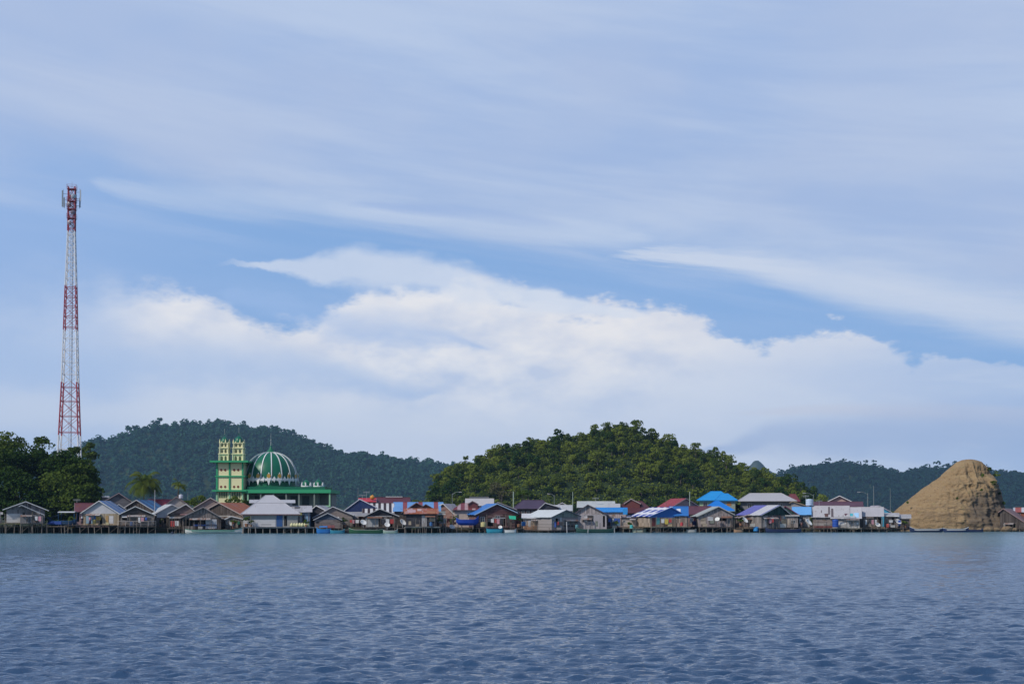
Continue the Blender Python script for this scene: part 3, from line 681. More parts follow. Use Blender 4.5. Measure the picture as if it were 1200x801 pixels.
#@@OBJECTS
# ================================================================== BUILDINGS
def roof_sheets(mb, p_e0, p_e1, p_r1, p_r0, rng, th=.05, w=.95, ragged=.10):
    """slope between eave edge e0-e1 and ridge edge r0-r1, laid in overlapping sheets"""
    e0, e1, r0, r1 = map(Vector, (p_e0, p_e1, p_r0, p_r1)); Ln = (e1 - e0).length; n = max(2, int(Ln / w))
    nrm = (e1 - e0).cross(r0 - e0).normalized()
    if nrm.z < 0: nrm = -nrm
    for i in range(n):
        a, b_ = i / n, (i + 1) / n
        ea, eb = e0.lerp(e1, a), e0.lerp(e1, b_); ra, rb = r0.lerp(r1, a), r0.lerp(r1, b_)
        dn = (ea - ra).normalized() * rng.uniform(-ragged * .3, ragged)
        off = nrm * (rng.uniform(0, .02) + .006 * (i % 2))
        t1 = nrm * rng.uniform(-.01, .03)
        mb.slab([ea + dn + off, eb + dn + off + t1, rb + off, ra + off], nrm * th)
HOUSE_N = [0]
def house(label, k, Y, xl, xr, yr, ye, yf, depth=7, apex=None, yel=None, yer=None, yaw=0, roof=None, wall=None, ov=.35, front=(), gable=None, gopen=False,
          ybase=None, deck=None, board=BOARDC, hip=.3, stilt=STILT, name=None, cat='house', group=None, patches=(), walls=True, rail=None, back_ext=0, fh=None):
    """k: G gable to the water, S ridge along the shore, H hipped, F single slope. all y/x args are photo pixels read at distance Y"""
    HOUSE_N[0] += 1; rng = random.Random(HOUSE_N[0] * 13); P_ = ppm(Y); xc = WX((xl + xr) / 2, Y); ya = R(yaw) + math.atan2(-xc, Y); cy = math.cos(ya)   # the row faces the anchorage
    toL = lambda px: (WX(px, Y) - xc) / (cy - WX(px, Y) / Y * math.sin(ya))
    x0, x1 = toL(xl), toL(xr); zr, ze, zf = WZ(yr, Y), WZ(ye, Y), WZ(yf, Y)
    zl = WZ(yel, Y) if yel else ze; zrr = WZ(yer, Y) if yer else ze
    ax = toL(apex) if apex is not None else (x0 + x1) / 2
    stilts = deck is not None
    root = empty(name or ('stilt_house' if stilts else 'house'), (xc, Y, 0), ya, label=label, cat=cat, group=group)
    zb = zf if stilts else min(zf, 1.0)
    wx0, wx1 = x0 + ov, x1 - ov; y1 = depth
    # ---- roof
    mb = MB(); bb = MB()
    if k == 'G':
        if y1 > 0:
            roof_sheets(mb, (x0, -ov, zl), (x0, y1 + ov, zl), (ax, y1 + ov, zr), (ax, -ov, zr), rng)
            roof_sheets(mb, (x1, -ov, zrr), (x1, y1 + ov, zrr), (ax, y1 + ov, zr), (ax, -ov, zr), rng)
        for (xa, za) in ((x0, zl), (x1, zrr)):
            d = Vector((ax - xa, 0, zr - za)).normalized(); u_ = Vector((0, 0, .17 if board is not None else .1))
            a = Vector((xa, -ov - .06, za - .10)); b_ = Vector((ax, -ov - .06, zr - .10))
            bb.slab([a, b_, b_ + u_, a + u_], (0, .045, 0))
        zt = lambda x: (zl + (zr - zl) * (x - x0) / max(.01, ax - x0)) if x < ax else (zrr + (zr - zrr) * (x1 - x) / max(.01, x1 - ax))
    elif k == 'S':
        ym = y1 / 2
        roof_sheets(mb, (x0, -ov, ze), (x1, -ov, ze), (x1, ym, zr), (x0, ym, zr), rng)
        roof_sheets(mb, (x0, y1 + ov, ze), (x1, y1 + ov, ze), (x1, ym, zr), (x0, ym, zr), rng)
        mb.slab([(x0, ym - .2, zr - .02), (x1, ym - .2, zr - .02), (x1, ym + .2, zr - .02), (x0, ym + .2, zr - .02)], (0, 0, .1))
        for (pa, pb_, za_, zb2, pc) in patches:      # odd sheets laid over the slope
            zt_, zu_ = WZ(za_, Y), WZ(zb2, Y); fy = lambda z_: -ov + (z_ - ze) / (zr - ze) * (ym + ov)
            MB().slab([(toL(pa), fy(zu_), zu_ + .09), (toL(pb_), fy(zu_), zu_ + .09), (toL(pb_), fy(zt_), zt_ + .09), (toL(pa), fy(zt_), zt_ + .09)], (0, -.01, .03)).build('roof_patch', paint(pc, .6, .4), root)
        for xa in (x0 - .03, x1):
            for ya_, sg in ((-ov, 1), (y1 + ov, -1)):
                bb.slab([(xa, ya_, ze - .1), (xa, ym, zr - .1), (xa, ym, zr + .04), (xa, ya_, ze + .04)], (.035, 0, 0))
        zt = lambda x: ze + (zr - ze) * ov / (ym + ov)
    elif k == 'F':
        roof_sheets(mb, (x0, -ov, ze), (x1, -ov, ze), (x1, y1, zr), (x0, y1, zr), rng)
        bb.box(x0, x1, -ov - .05, -ov - .01, ze - .12, ze + .03)
        zt = lambda x: ze
    else:
        h_ = (x1 - x0) * (.3 if isinstance(hip, tuple) else hip); ym = y1 / 2; A = [(x0, -ov, ze), (x1, -ov, ze), (x1, y1 + ov, ze), (x0, y1 + ov, ze)]
        if isinstance(hip, tuple): ra, rb_ = toL(hip[0]), toL(hip[1])
        else: ra, rb_ = x0 + h_, x1 - h_
        Ra, Rb = (ra, ym, zr), (rb_, ym, zr); t_ = (0, 0, .06)
        for poly in ([A[0], A[1], Rb, Ra], [A[2], A[3], Ra, Rb], [A[1], A[2], Rb], [A[3], A[0], Ra]): mb.slab(poly, t_)
        bb.box(x0, x1, -ov - .05, -ov - .01, ze - .14, ze + .02)
        for (a, b_) in ((A[0], Ra), (A[1], Rb), (Ra, Rb)): mb.bar(Vector(a) + Vector((0, 0, .06)), Vector(b_) + Vector((0, 0, .06)), .07, 4)
        zt = lambda x: ze
    ro = mb.build('roof', roof, root)
    if board is not None: bb.build('fascia', board, ro)
    # ---- walls with real openings
    wt = .09; zw = min(zt(wx0), zt(wx1)) - .08
    if walls:
        rects = []
        for f in front:
            a, b_ = sorted((toL(f[0]), toL(f[1]))); t_, u_ = WZ(f[2], Y), WZ(f[3], Y)
            rects.append((max(a, wx0 + .03), min(b_, wx1 - .03), max(u_, zb + .02), min(t_, zw - .03), f[4], f[5] if len(f) > 5 else None))
        holes = [r for r in rects if r[4] != 'p' and r[1] > r[0] and r[3] > r[2]]
        xs = sorted({wx0, wx1, *[r[0] for r in holes], *[r[1] for r in holes]}); zs = sorted({zb, zw, *[r[2] for r in holes], *[r[3] for r in holes]})
        wm = MB()
        for j in range(len(zs) - 1):
            for i in range(len(xs) - 1):
                cx, cz = (xs[i] + xs[i + 1]) / 2, (zs[j] + zs[j + 1]) / 2
                if any(r[0] < cx < r[1] and r[2] < cz < r[3] for r in holes): continue
                wm.box(xs[i], xs[i + 1], 0, wt, zs[j], zs[j + 1])
        wm.box(wx0, wx0 + wt, wt, y1, zb, zw); wm.box(wx1 - wt, wx1, wt, y1, zb, zw); wm.box(wx0 + wt, wx1 - wt, y1 - wt, y1, zb, zw)
        if stilts: wm.box(wx0 + wt, wx1 - wt, wt, y1 - wt, zb, zb + .08)
        if k == 'S':
            ym = y1 / 2
            for xa in (wx0, wx1 - wt): wm.slab([(xa, 0, zw), (xa, y1, zw), (xa, ym, zr - .12)], (wt, 0, 0))
        wo = wm.build('wall', wall, root)
        if k == 'G' and not gopen:
            gm = MB()
            for yy in (0, y1 - wt):
                pts = [(wx0, yy, zw), (wx1, yy, zw), (wx1, yy, zt(wx1) - .06), (ax, yy, zr - .08), (wx0, yy, zt(wx0) - .06)]
                gm.slab(pts, (0, wt, 0))
            gm.build('gable', gable or wall, root)
        for (a, b_, u_, t_, kind, mt) in rects:
            if b_ <= a or t_ <= u_: continue
            if kind == 'd':
                dd = MB().box(a + .03, b_ - .03, .03, .07, u_, t_ - .03).build('door', mt or WOOD_DK, root)
                MB().box(b_ - .16, b_ - .11, -.01, .03, (u_ + t_) / 2, (u_ + t_) / 2 + .05).build('handle', metal_plain((.4, .4, .4)), dd)
            elif kind == 'w':
                fm = MB(); fm.box(a, a + .06, -.03, .11, u_, t_).box(b_ - .06, b_, -.03, .11, u_, t_).box(a + .06, b_ - .06, -.03, .11, u_, u_ + .06).box(a + .06, b_ - .06, -.03, .11, t_ - .06, t_)
                fm.box((a + b_) / 2 - .025, (a + b_) / 2 + .025, -.01, .06, u_ + .06, t_ - .06)
                fo = fm.build('window', mt or PALE, root); MB().box(a + .06, b_ - .06, .035, .05, u_ + .06, t_ - .06).build('pane', GLASS, fo)
            elif kind == 'p':
                MB().box(a, b_, -.045, -.005, u_, t_).build('wall_panel', mt, root)
            elif kind == 's':   # half-raised shutter board
                fo = MB().slab([(a, -.02, t_), (b_, -.02, t_), (b_, -.45, t_ - .35), (a, -.45, t_ - .35)], (0, 0, .03)).build('shutter', mt or PALE, root)
    if walls and stilts and k != 'H' and (wx1 - wx0) > 2.5:
        pc = ((.42, .40, .38), (.30, .20, .14), (.16, .13, .12), (.50, .50, .52), (.20, .10, .07), (.12, .20, .28), (.36, .30, .22), (.08, .07, .07), (.24, .26, .22))
        for _ in range(int((wx1 - wx0) * .9)):
            w_ = rng.uniform(.35, 1.3); h_ = rng.uniform(.3, 1.2); xx = rng.uniform(wx0 + .05, wx1 - w_ - .05); zz = rng.uniform(zb + .1, max(zb + .2, zw - h_ - .1))
            if any(r[0] < xx + w_ and xx < r[1] and r[2] < zz + h_ and zz < r[3] for r in rects): continue
            MB().box(xx, xx + w_, -.03 - rng.uniform(0, .015), -.004, zz, min(zw, zz + h_)).build('wall_patch', plank(rng.choice(pc), rng.choice('vh'), .18, .4), root)
        if rng.random() < .6:
            w_ = rng.uniform(.3, .55) * (wx1 - wx0); xa = rng.uniform(wx0, wx1 - w_); pz = min(zw - .05, zb + 2.15); po = rng.uniform(.7, 1.1)
            aw = MB(); n_ = max(2, int(w_ / .8))
            for i in range(n_): aw.slab([(xa + w_ * i / n_, -po - rng.uniform(0, .15), pz - .32), (xa + w_ * (i + 1) / n_, -po, pz - .32), (xa + w_ * (i + 1) / n_, -.01, pz), (xa + w_ * i / n_, -.01, pz)], (0, 0, .03))
            ao = aw.build('awning', roofm(rng.choice(((.30, .28, .28), (.24, .15, .12), (.45, .44, .45), (.20, .22, .26))), 'x', .5, var=.5), root)
            for xx in (xa + .06, xa + w_ * .55, xa + w_ - .06): MB().bar((xx + rng.uniform(-.06, .06), -po + .08, zb), (xx, -po + .08, pz - .33), .04, 5).build('post', stilt, ao)
    if not walls:      # open shed on posts
        for xa in (wx0, ax, wx1):
            for yy in (0, y1): MB().bar((xa, yy, zb), (xa, yy, max(zt(min(max(xa, x0 + .01), x1 - .01)) - .05, zb + .5)), .07, 5).build('post', stilt, root)
    if fh: # loose porch posts in front of the wall
        for px in fh:
            xa = toL(px); MB().bar((xa, -ov + .05, zb), (xa, -ov + .05, zw - .02), .05, 5).build('porch_post', stilt, root)
    # ---- deck and stilts
    if stilts:
        d0, d1, ext = toL(deck[0]), toL(deck[1]), deck[2]; dm = MB(); n = max(2, int((d1 - d0) / .45))
        zdk = zf
        for i in range(n):
            a = d0 + (d1 - d0) * i / n; b_ = d0 + (d1 - d0) * (i + 1) / n - .03
            dm.box(a, b_, -ext + rng.uniform(-.12, .12), y1, zdk - .09 + rng.uniform(0, .015), zdk - .025)
        dm.box(d0, d1, -ext + .2, -ext + .32, zdk - .24, zdk - .10)
        dm.box(d0, d1, y1 - .3, y1 - .2, zdk - .24, zdk - .10)
        dk = dm.build('deck', deck[3] if len(deck) > 3 else plank((.26, .22, .18), 'v', .3), root)
        ns = max(3, int((d1 - d0) / 1.35) + 1)
        for row, yy in enumerate((-ext + .26, y1 * .3, y1 * .7)):
            for i in range(ns if row == 0 else max(3, ns // 2 + 1)):
                q = i / ((ns if row == 0 else max(3, ns // 2 + 1)) - 1); xx = d0 + .12 + (d1 - d0 - .24) * q + (rng.uniform(-.25, .25) if 0 < q < 1 else 0)
                r_ = rng.uniform(.06, .10)
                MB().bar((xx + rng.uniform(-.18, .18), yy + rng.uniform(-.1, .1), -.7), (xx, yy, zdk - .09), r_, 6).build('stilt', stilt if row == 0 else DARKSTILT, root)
        for _ in range(rng.randint(2, 5)):
            xx = rng.uniform(d0 + .1, d1 - .1); hh_ = rng.uniform(.5, 2.3); MB().bar((xx, -ext + rng.uniform(-.1, .3), -.6), (xx + rng.uniform(-.25, .25), -ext + .1, zdk + hh_), rng.uniform(.035, .06), 5).build('post', stilt, root)
        if rng.random() < .7:
            br = MB(); 
            for i in range(0, ns - 1, 2):
                xa = d0 + (d1 - d0) * i / (ns - 1); xb = d0 + (d1 - d0) * (i + 1) / (ns - 1); br.bar((xa, -ext + .2, .15), (xb, -ext + .2, zdk - .25), .03, 4)
            br.build('brace', stilt, root)
        if rail:
            rm = MB(); zz = zdk + .85
            rm.box(d0, d1, -ext + .02, -ext + .08, zz, zz + .09); rm.box(d0, d1, -ext + .02, -ext + .08, zdk + .4, zdk + .46)
            for i in range(ns): xx = d0 + .05 + (d1 - d0 - .1) * i / (ns - 1); rm.box(xx - .035, xx + .035, -ext + .0, -ext + .1, zdk, zz + .1)
            rm.build('railing', rail, root)
    return root, toL, zf

# colours
GREY = (.36, .36, .38); LGREY = (.50, .50, .53); DGREY = (.16, .155, .165); NAVY = (.02, .03, .09); RED = (.42, .05, .05); MAROON = (.10, .035, .045); BLUE = (.02, .22, .62); SKYB = (.15, .38, .75)
BR1, BR2, BR3, BR4 = (.14, .11, .09), (.18, .14, .115), (.23, .20, .18), (.08, .065, .058); ASH = (.26, .245, .25); TAN = (.38, .31, .22)
W_GR = plank(BR3, 'v'); W_GH = plank(BR3, 'h', .22); W_BH = plank(BR2, 'h', .22); W_BV = plank(BR2, 'v', .22); W_D = plank(BR4, 'h', .2); W_DV = plank(BR4, 'v', .2); W_ASH = plank(ASH, 'v', .3, .28); W_TAN = plank(TAN, 'v', .25, .35)
W_ASHH = plank(ASH, 'h', .25, .3); W_WH = plank((.60, .59, .60), 'h', .3, .15); W_BLK = plank((.035, .035, .045), 'h', .3, .4)
def rf(c, al='y', **kw): return roofm(c, al, **kw)
FA, FB, FC_ = 0, 9, 18
S = shoreY
PINKP = paint((.45, .30, .30)); BLUEP = paint((.05, .14, .34)); TEALP = paint((.12, .42, .45)); LBLUEP = paint((.28, .42, .55)); YELP = paint((.55, .46, .08)); RUSTW = paint((.28, .09, .05)); MARP = paint((.14, .04, .04))

# --- left shore
house('grey-roofed gabled stilt house with white board fence at the left end of the village', 'G', 273, 3, 57, 587.3, 597.5, 612.8, 8, apex=30, yel=597, yer=598, roof=rf(LGREY, rust=.1), wall=W_ASH, ov=.7,
      front=[(1, 26, 601.5, 612, 'p', W_WH), (27, 28.8, 600, 612, 'o'), (29, 31, 601, 612, 'd', PALE), (37.5, 47, 603, 612, 'o')], deck=(-14, 55, 1.2, plank((.40, .34, .16), 'v', .3, .3)), gable=plank((.22, .2, .2), 'v'), fh=[38, 47])
house('small pale lean-to with a lilac roof beside the grey-roofed gabled house', 'G', 271.6, 22, 52, 591.5, 603, 612.6, 1.2, apex=25, yel=593, roof=rf((.34, .33, .40), rust=.1), wall=W_ASH, ov=.25, front=[(30, 36, 603.5, 612, 'w'), (38, 46, 604, 612, 'o')], gopen=True, name='lean_to', cat='lean-to', board=PALE, deck=(24, 50, .4))
house('low white-walled shed running out of the photo at its left edge', 'F', 272.4, -18, 3.5, 600, 601.8, 612.6, 4, roof=rf(LGREY, 'x'), wall=W_WH, deck=(-18, 4, .5), name='shed', cat='shed')
house('red-roofed house with a pale ridge line behind the figures on the pier', 'S', 281, 87, 130, 589, 599.5, 612, 7, roof=rf((.16, .05, .06), 'x', rust=.3), wall=PINKP, front=[(88, 93, 600, 611, 'o'), (96, 99, 601, 610, 'w')], board=PALE)
house('stilt house with a painted blue and white front behind the two figures', 'G', 272, 95, 142, 586.5, 602, 614.8, 7, apex=116.5, yel=601, yer=602.5, yaw=-16, roof=rf((.24, .30, .42), rust=.1, c2=(.06, .16, .38), period=3.4), wall=W_TAN, ov=.4, gable=paint((.50, .50, .53)),
      front=[(101, 110, 604, 613, 'p', LBLUEP), (103, 107, 605, 609, 'w'), (108, 112, 603, 609, 'p', paint((.05, .2, .6))), (113, 118.5, 605, 609, 'p', paint((.6, .38, .05))), (116, 120, 606, 614, 'o'), (124, 127, 604, 613, 'p', paint((.42, .26, .10))), (128, 133, 604, 613, 'p', W_WH)], deck=(78, 150, 1.8, W_DV), stilt=STILT)
house('dark grey gabled house with a pinkish roof edge, standing highest behind the painted-front house', 'G', 296, 117, 158, 577.3, 590, 600, 7, apex=139, roof=rf((.18, .14, .16), rust=.3), wall=plank(DGREY, 'h', .3, .2), board=paint((.36, .28, .30)))
house('low house with a black roof squeezed between the dark gable and the blue-edged gable', 'G', 286, 128, 152, 590.5, 599.5, 611, 6, apex=139, roof=rf((.05, .05, .06), rust=.2), wall=W_D)
house('small house with a pale flat roof edge just right of the shore trees', 'F', 299, 112, 128, 580.5, 582, 600, 5, roof=rf(LGREY, 'x'), wall=GREYB)
house('blue-roofed gabled house under the tall palm, white edge on its left slope', 'G', 283, 146, 189, 585.5, 602, 612, 7, apex=160.5, yel=594.5, yer=603, yaw=-24, roof=rf((.03, .17, .38), rust=.15, c2=(.02, .08, .2), period=3), wall=W_DV, board=PALE, front=[(150, 156, 597, 604, 'o')])
house('brown board stilt house with a long pale railing below the blue-roofed gable', 'G', 271.6, 139, 183, 593, 602.5, 616, 7.5, apex=158.5, yel=602.5, yer=603.5, roof=rf((.33, .28, .27), rust=.5), wall=W_GH, ov=.4, gable=W_D,
      front=[(151, 157, 596, 604.5, 'p', PALE), (143, 149, 604, 609, 's'), (160, 163.5, 604.5, 614, 'd'), (165, 174, 605, 610, 'p', W_GR)], deck=(138, 183, 1.2, W_BV), rail=plank((.5, .42, .38), 'h', .3, .2), stilt=STILT)
house('bright red sheet roof house behind the row, left of the pale broad gable', 'S', 299, 173, 210, 584.8, 597.5, 605, 8, roof=rf((.40, .05, .07), 'x', rust=.05, var=.15), wall=GREYB, board=RED and paint(RED))
house('broad pale beige gabled house left of the minarets, dark roof edges', 'G', 289, 178, 225, 581.5, 603, 612, 9, apex=206.5, yel=603, yer=594, roof=rf((.12, .07, .07), rust=.4), wall=paint((.40, .36, .34), .8, .5), ov=.3, board=paint((.28, .20, .20)), front=[(190, 196, 604, 609, 'o')])
house('small white-blue gabled house in front of the broad beige gable', 'G', 281, 180.5, 222, 590.8, 601.5, 617, 6, apex=201, yel=602, yaw=12, roof=rf((.55, .58, .60), rust=.1), wall=plank((.14, .115, .10), 'v', .25, .5), gable=paint((.42, .50, .54)), ov=.3, board=WHITE,
      front=[(184, 197, 601.5, 606, 'p', paint((.5, .52, .56))), (187, 190, 607, 613, 'o'), (192, 196, 607, 613, 'o'), (198, 205, 605, 612, 'o')], deck=(180, 206, .8, W_BV))
house('weathered gabled shack with a pink patterned sheet in its gable', 'G', 275, 196, 234, 590.3, 604, 618.3, 6, apex=218, yel=602, yer=603, roof=rf((.20, .16, .15), rust=.5), wall=W_D, ov=.35, gable=plank((.20, .15, .14), 'h'),
      front=[(211, 221, 592, 603, 'p', paint((.5, .27, .28), .6, .9)), (198, 206, 605, 607, 'p', PALE), (199, 207, 608, 617, 'o'), (213, 216, 609, 618, 'o'), (209, 212, 607, 617, 'p', W_GR)], deck=(196, 224, 1.0, W_BV))
house('open-fronted dark shack with a blue table, long white boat moored before it', 'G', 272, 211, 262, 593.8, 607.3, 620, 7, apex=238, yel=606.5, yer=607.5, roof=rf((.22, .19, .19), rust=.45), wall=W_DV, ov=.45, gable=plank((.22, .19, .18), 'v'), board=paint((.32, .28, .28)),
      front=[(216, 226, 608.2, 616, 'o'), (228, 241, 608.2, 615, 'o'), (217, 227, 616, 620, 'p', W_GR), (241, 254, 608, 619, 'p', paint((.52, .52, .56))), (227, 254, 614, 616, 'p', paint((.06, .12, .42)))], deck=(213, 258, .8, W_DV), fh=[218, 228, 238, 248])
house('brown gabled house with a bright left roof edge, below the minarets', 'G', 288, 222, 277, 583, 600, 610, 8, apex=246.5, yel=597.5, roof=rf((.26, .19, .17), rust=.35), wall=plank((.34, .27, .25), 'h', .4, .2), ov=.3, board=paint((.55, .48, .46)))
house('gabled house with white lower wall and a rusty orange roof slope on its right', 'G', 280, 244, 286, 588.8, 601.5, 617, 8, apex=257.5, yel=596, yer=604, yaw=-34, roof=rf((.32, .11, .07), rust=.7, rustc=(.36, .12, .05)), wall=W_BV, gable=W_DV, ov=.3, board=paint((.4, .34, .33)),
      front=[(247, 270, 597.5, 604.5, 'p', paint((.55, .56, .56)))])
house('little porch house with a white gable edge, shrubs in front, near the grey hipped roof', 'G', 275, 263, 287, 604.5, 608.3, 619, 5, apex=271, roof=rf((.5, .5, .5)), wall=plank((.25, .22, .19), 'v', .3, .5), ov=.2, board=WHITE, front=[(271, 276, 609, 618, 'o'), (279, 283, 610, 618, 'o'), (265, 269, 609, 614, 'w')], deck=(263, 288, .8, W_BV))
# --- big hipped grey-roofed building
r0, tl, zf = house('large pale building with a two-tiered grey hipped roof, on stilts below the dome', 'H', 273.5, 282, 352, 579.8, 602.2, 617, 12, hip=(311, 320), roof=rf((.50, .50, .54), 'x', rust=.08, var=.15), wall=paint((.33, .33, .32)), ov=.5, board=paint((.20, .09, .09), .8, .9),
      front=[(284, 323, 608.2, 616.6, 'p', W_WH), (324, 331, 602, 616.5, 'p', paint((.03, .10, .28))), (333, 336.5, 604, 616, 'o')], deck=(283, 368, 1.3, paint((.30, .30, .31))), stilt=paint((.33, .30, .27), .9, .6))
Y = 279.5; r0x = r0.location; ul = MB(); zz0, zz1 = WZ(589.2, Y), WZ(585.6, Y); a0, a1 = tl(291.5), tl(346.5)
for (ya0, ya1, q) in ((3.2, 6.0, 1), (6.0, 8.8, -1)):
    za, zb_ = (zz0, zz1) if q > 0 else (zz1, zz0)
    ul.slab([(a0, ya0, za), (a1, ya0, za), (a1, ya1, zb_), (a0, ya1, zb_)], (0, 0, .07))
ul.box(a0 + .6, a1 - .6, 4.0, 8.0, WZ(596, Y), zz0 - .03)
ul.build('upper_roof', rf((.50, .50, .53), 'x', rust=.08, var=.12), r0)
house('long wing with a patched grey roof and yellow sign joined to the hipped building', 'S', 275, 333, 366, 592.3, 600, 617, 7, patches=((345, 351, 593.8, 596, (.10, .10, .11)), (338, 343, 594.5, 597, (.3, .29, .3))), roof=rf((.50, .49, .52), 'x', rust=.25, rustc=(.12, .10, .10)), wall=paint((.20, .24, .32)), ov=.4,
      front=[(334, 337, 603, 616, 'o'), (344, 352, 604, 613, 'w'), (354, 357, 603, 616, 'o'), (358.5, 361, 604, 613, 'p', LBLUEP), (363, 365, 603, 616, 'p', BLUEP)], deck=(333, 368, 1.6, paint((.40, .40, .42))), board=None, fh=[340, 347, 355, 362], name='house')
sg_ = MB().box(WX(343.8, 273.5), WX(352.5, 273.5), 0, .08, WZ(603.6, 273.5), WZ(600.8, 273.5)).build('sign', YELP, label='plain yellow signboard hanging under the eave of the patched grey wing', cat='sign'); sg_.location = (0, 274.4, 0)
house('dark little gable with crossed white bargeboards right of the patched grey wing', 'G', 281, 361, 398, 592, 603, 615, 5, apex=371, yel=600.5, yer=606, yaw=-18, roof=rf((.4, .4, .42)), wall=W_BLK, ov=.3, board=WHITE)
house('brown gabled house with a long bright left roof edge, right of the mosque roof', 'G', 280, 366, 415, 593.3, 607, 618, 8, apex=390, yel=606.5, yer=603.5, roof=rf((.22, .20, .21), rust=.2), wall=W_GH, ov=.35, board=paint((.62, .62, .66)), gable=plank((.27, .22, .2), 'h', .3, .3))
house('small brown hut with a blue patch in its gable, blue boats moored in front', 'G', 275, 367, 401, 600.8, 609, 618.5, 5, apex=384, yel=609, yer=609, roof=rf((.14, .14, .17)), wall=plank((.20, .16, .15), 'h', .25), ov=.3, board=paint((.45, .45, .48)), gable=plank((.08, .10, .15), 'h', .25), front=[(381, 387, 604, 607, 'p', paint((.05, .14, .35))), (379, 392, 615, 618, 'p', paint((.35, .12, .12)))], deck=(374, 402, .7, W_DV))
house('cluttered low house of reddish boards between the brown hut and the pale-walled hut', 'F', 282, 406, 432, 601, 603.8, 617.5, 6, roof=rf((.36, .35, .36), 'x', rust=.3), wall=plank((.24, .12, .10), 'v', .25, .6), front=[(409, 412, 606, 615, 'w'), (417, 424, 606, 616, 'o'), (414, 416, 606, 617, 'd')], ov=.4, deck=(402, 430, 2.5, W_DV))
house('navy gable outlined with broad white boards, left of the black and white striped roof', 'G', 293, 401, 441, 584.5, 599, 606, 7, apex=421.5, yel=599.5, yer=594, roof=rf(NAVY), wall=paint((.5, .5, .54)), gable=paint((.02, .04, .13)), board=paint((.66, .68, .80), .5, .1), ov=.15)
x_, z_ = W(424, 599, 292.3)
house('house roofed in black and white upright stripes', 'S', 292, 424.5, 462, 589.5, 601, 612, 7, roof=roofm((.62, .62, .64), 'x', .05, (.045, .03, .035), 1.1, .5, var=.1), wall=W_D, ov=.3)
house('small bright red roof with a curved eave topped by an orange ball', 'S', 300, 420, 441, 583.4, 588, 604, 5, roof=rf((.55, .04, .06), 'x', rust=.02, var=.1), wall=GREYB, board=WHITE)
house('long dark red roof with a short pale ridge cap behind the striped roofs', 'S', 302, 439, 481, 582.3, 589.8, 602, 8, roof=rf((.12, .025, .035), 'x', rust=.1), wall=MARP, board=None)
MB().box(WX(450, 302), WX(470, 302), 3.2, 3.9, WZ(582.6, 302), WZ(581.6, 302)).build('ridge_cap', PALE, None, label='short pale ridge cap board on the long dark red roof', cat='ridge cap').location = (0, 302.4, .1)
house('hut with pale grey panels under a white eave band, dark gable above', 'G', 279, 426, 468, 595.8, 604.5, 617.8, 6, apex=445, yel=604.8, roof=rf((.12, .11, .13), rust=.2), wall=plank((.12, .10, .09), 'v', .25, .5), gable=W_BLK, ov=.4, board=paint((.45, .45, .47)),
      front=[(428, 443.5, 606, 617, 'p', paint((.40, .41, .42))), (430, 459, 603, 605, 'p', paint((.50, .50, .52))), (444.5, 448, 606, 617, 'o'), (450, 453, 607, 612, 'w'), (455, 460, 607, 617, 'o')], deck=(426, 467, 1.2, W_DV), fh=[444, 453, 461])
house('house roofed in sky-blue sheets with red ones between', 'S', 293, 460.5, 520, 588, 599, 610, 8, roof=roofm((.16, .36, .70), 'x', .12, (.26, .06, .07), 3.2, .28, var=.35), wall=W_D, board=None)
house('black-walled stilt house with a rusty red front roof and a pale door', 'S', 277, 473.5, 514, 595.5, 602, 616.6, 6, patches=((500, 510, 599.2, 601.6, (.30, .12, .06)), (477, 487, 597.5, 600, (.45, .30, .33)), (489, 494, 596.5, 599, (.5, .38, .38))), roof=roofm((.40, .16, .10), 'x', .8, (.42, .32, .34), 3.1, .45, rustc=(.32, .09, .04), var=.5), wall=W_BLK, ov=.4, board=paint((.5, .40, .36), .7, .9),
      front=[(494, 500.3, 603.5, 616.4, 'd', paint((.38, .38, .40))), (484.5, 488, 606, 611, 'w', WOOD_DK)], deck=(474, 516, 1.3, plank((.34, .34, .32), 'v', .3)), stilt=STILT)
house('maroon gabled house rising behind the black-walled stilt house, left of its twin', 'G', 285, 470, 506, 588.6, 600.5, 610, 6, apex=488, yer=598, roof=rf((.13, .06, .065), rust=.2), wall=W_D, gable=plank((.10, .05, .05), 'h'), board=paint((.24, .15, .15)))
house('small dark gable with an orange-brown front behind the black-walled stilt house', 'G', 281.5, 488, 513, 590.5, 598.5, 605, 4, apex=499, roof=rf((.06, .045, .05)), wall=RUSTW, gable=plank((.12, .055, .03), 'h'), ov=.25, board=paint((.12, .08, .08)))
house('rickety grey side shed with stacked boards, right of the black-walled stilt house', 'F', 280, 512, 522, 599, 602, 617, 5, roof=rf((.20, .24, .20), 'x', rust=.6), wall=plank((.20, .18, .17), 'h', .25, .6), deck=(512, 524, .9, W_BV), name='shed', cat='shed', front=[(514, 517, 605, 611, 'w')])
house('low house with a pale roof falling to the right, left of the street lamp', 'G', 290, 515, 537, 590, 605.5, 618, 6, apex=520, yel=592, yer=606, yaw=-20, roof=rf((.44, .41, .43), rust=.2), wall=plank((.22, .13, .11), 'h', .3, .6), front=[(522, 525, 606, 610, 'w'), (527, 531, 605, 617, 'o')], deck=(516, 534, 4, W_BV))
house('cream-walled house with a pink and dark red striped roof', 'H', 289, 530, 567, 589.5, 597.3, 615, 7, hip=(541, 557), roof=roofm((.45, .32, .34), 'x', .05, (.20, .045, .055), 1.5, .55, var=.12), wall=paint((.50, .42, .38), .8, .5), ov=.4, board=paint((.08, .06, .06)), front=[(535, 538, 602, 607, 'w'), (548, 552, 600, 606, 'w')])
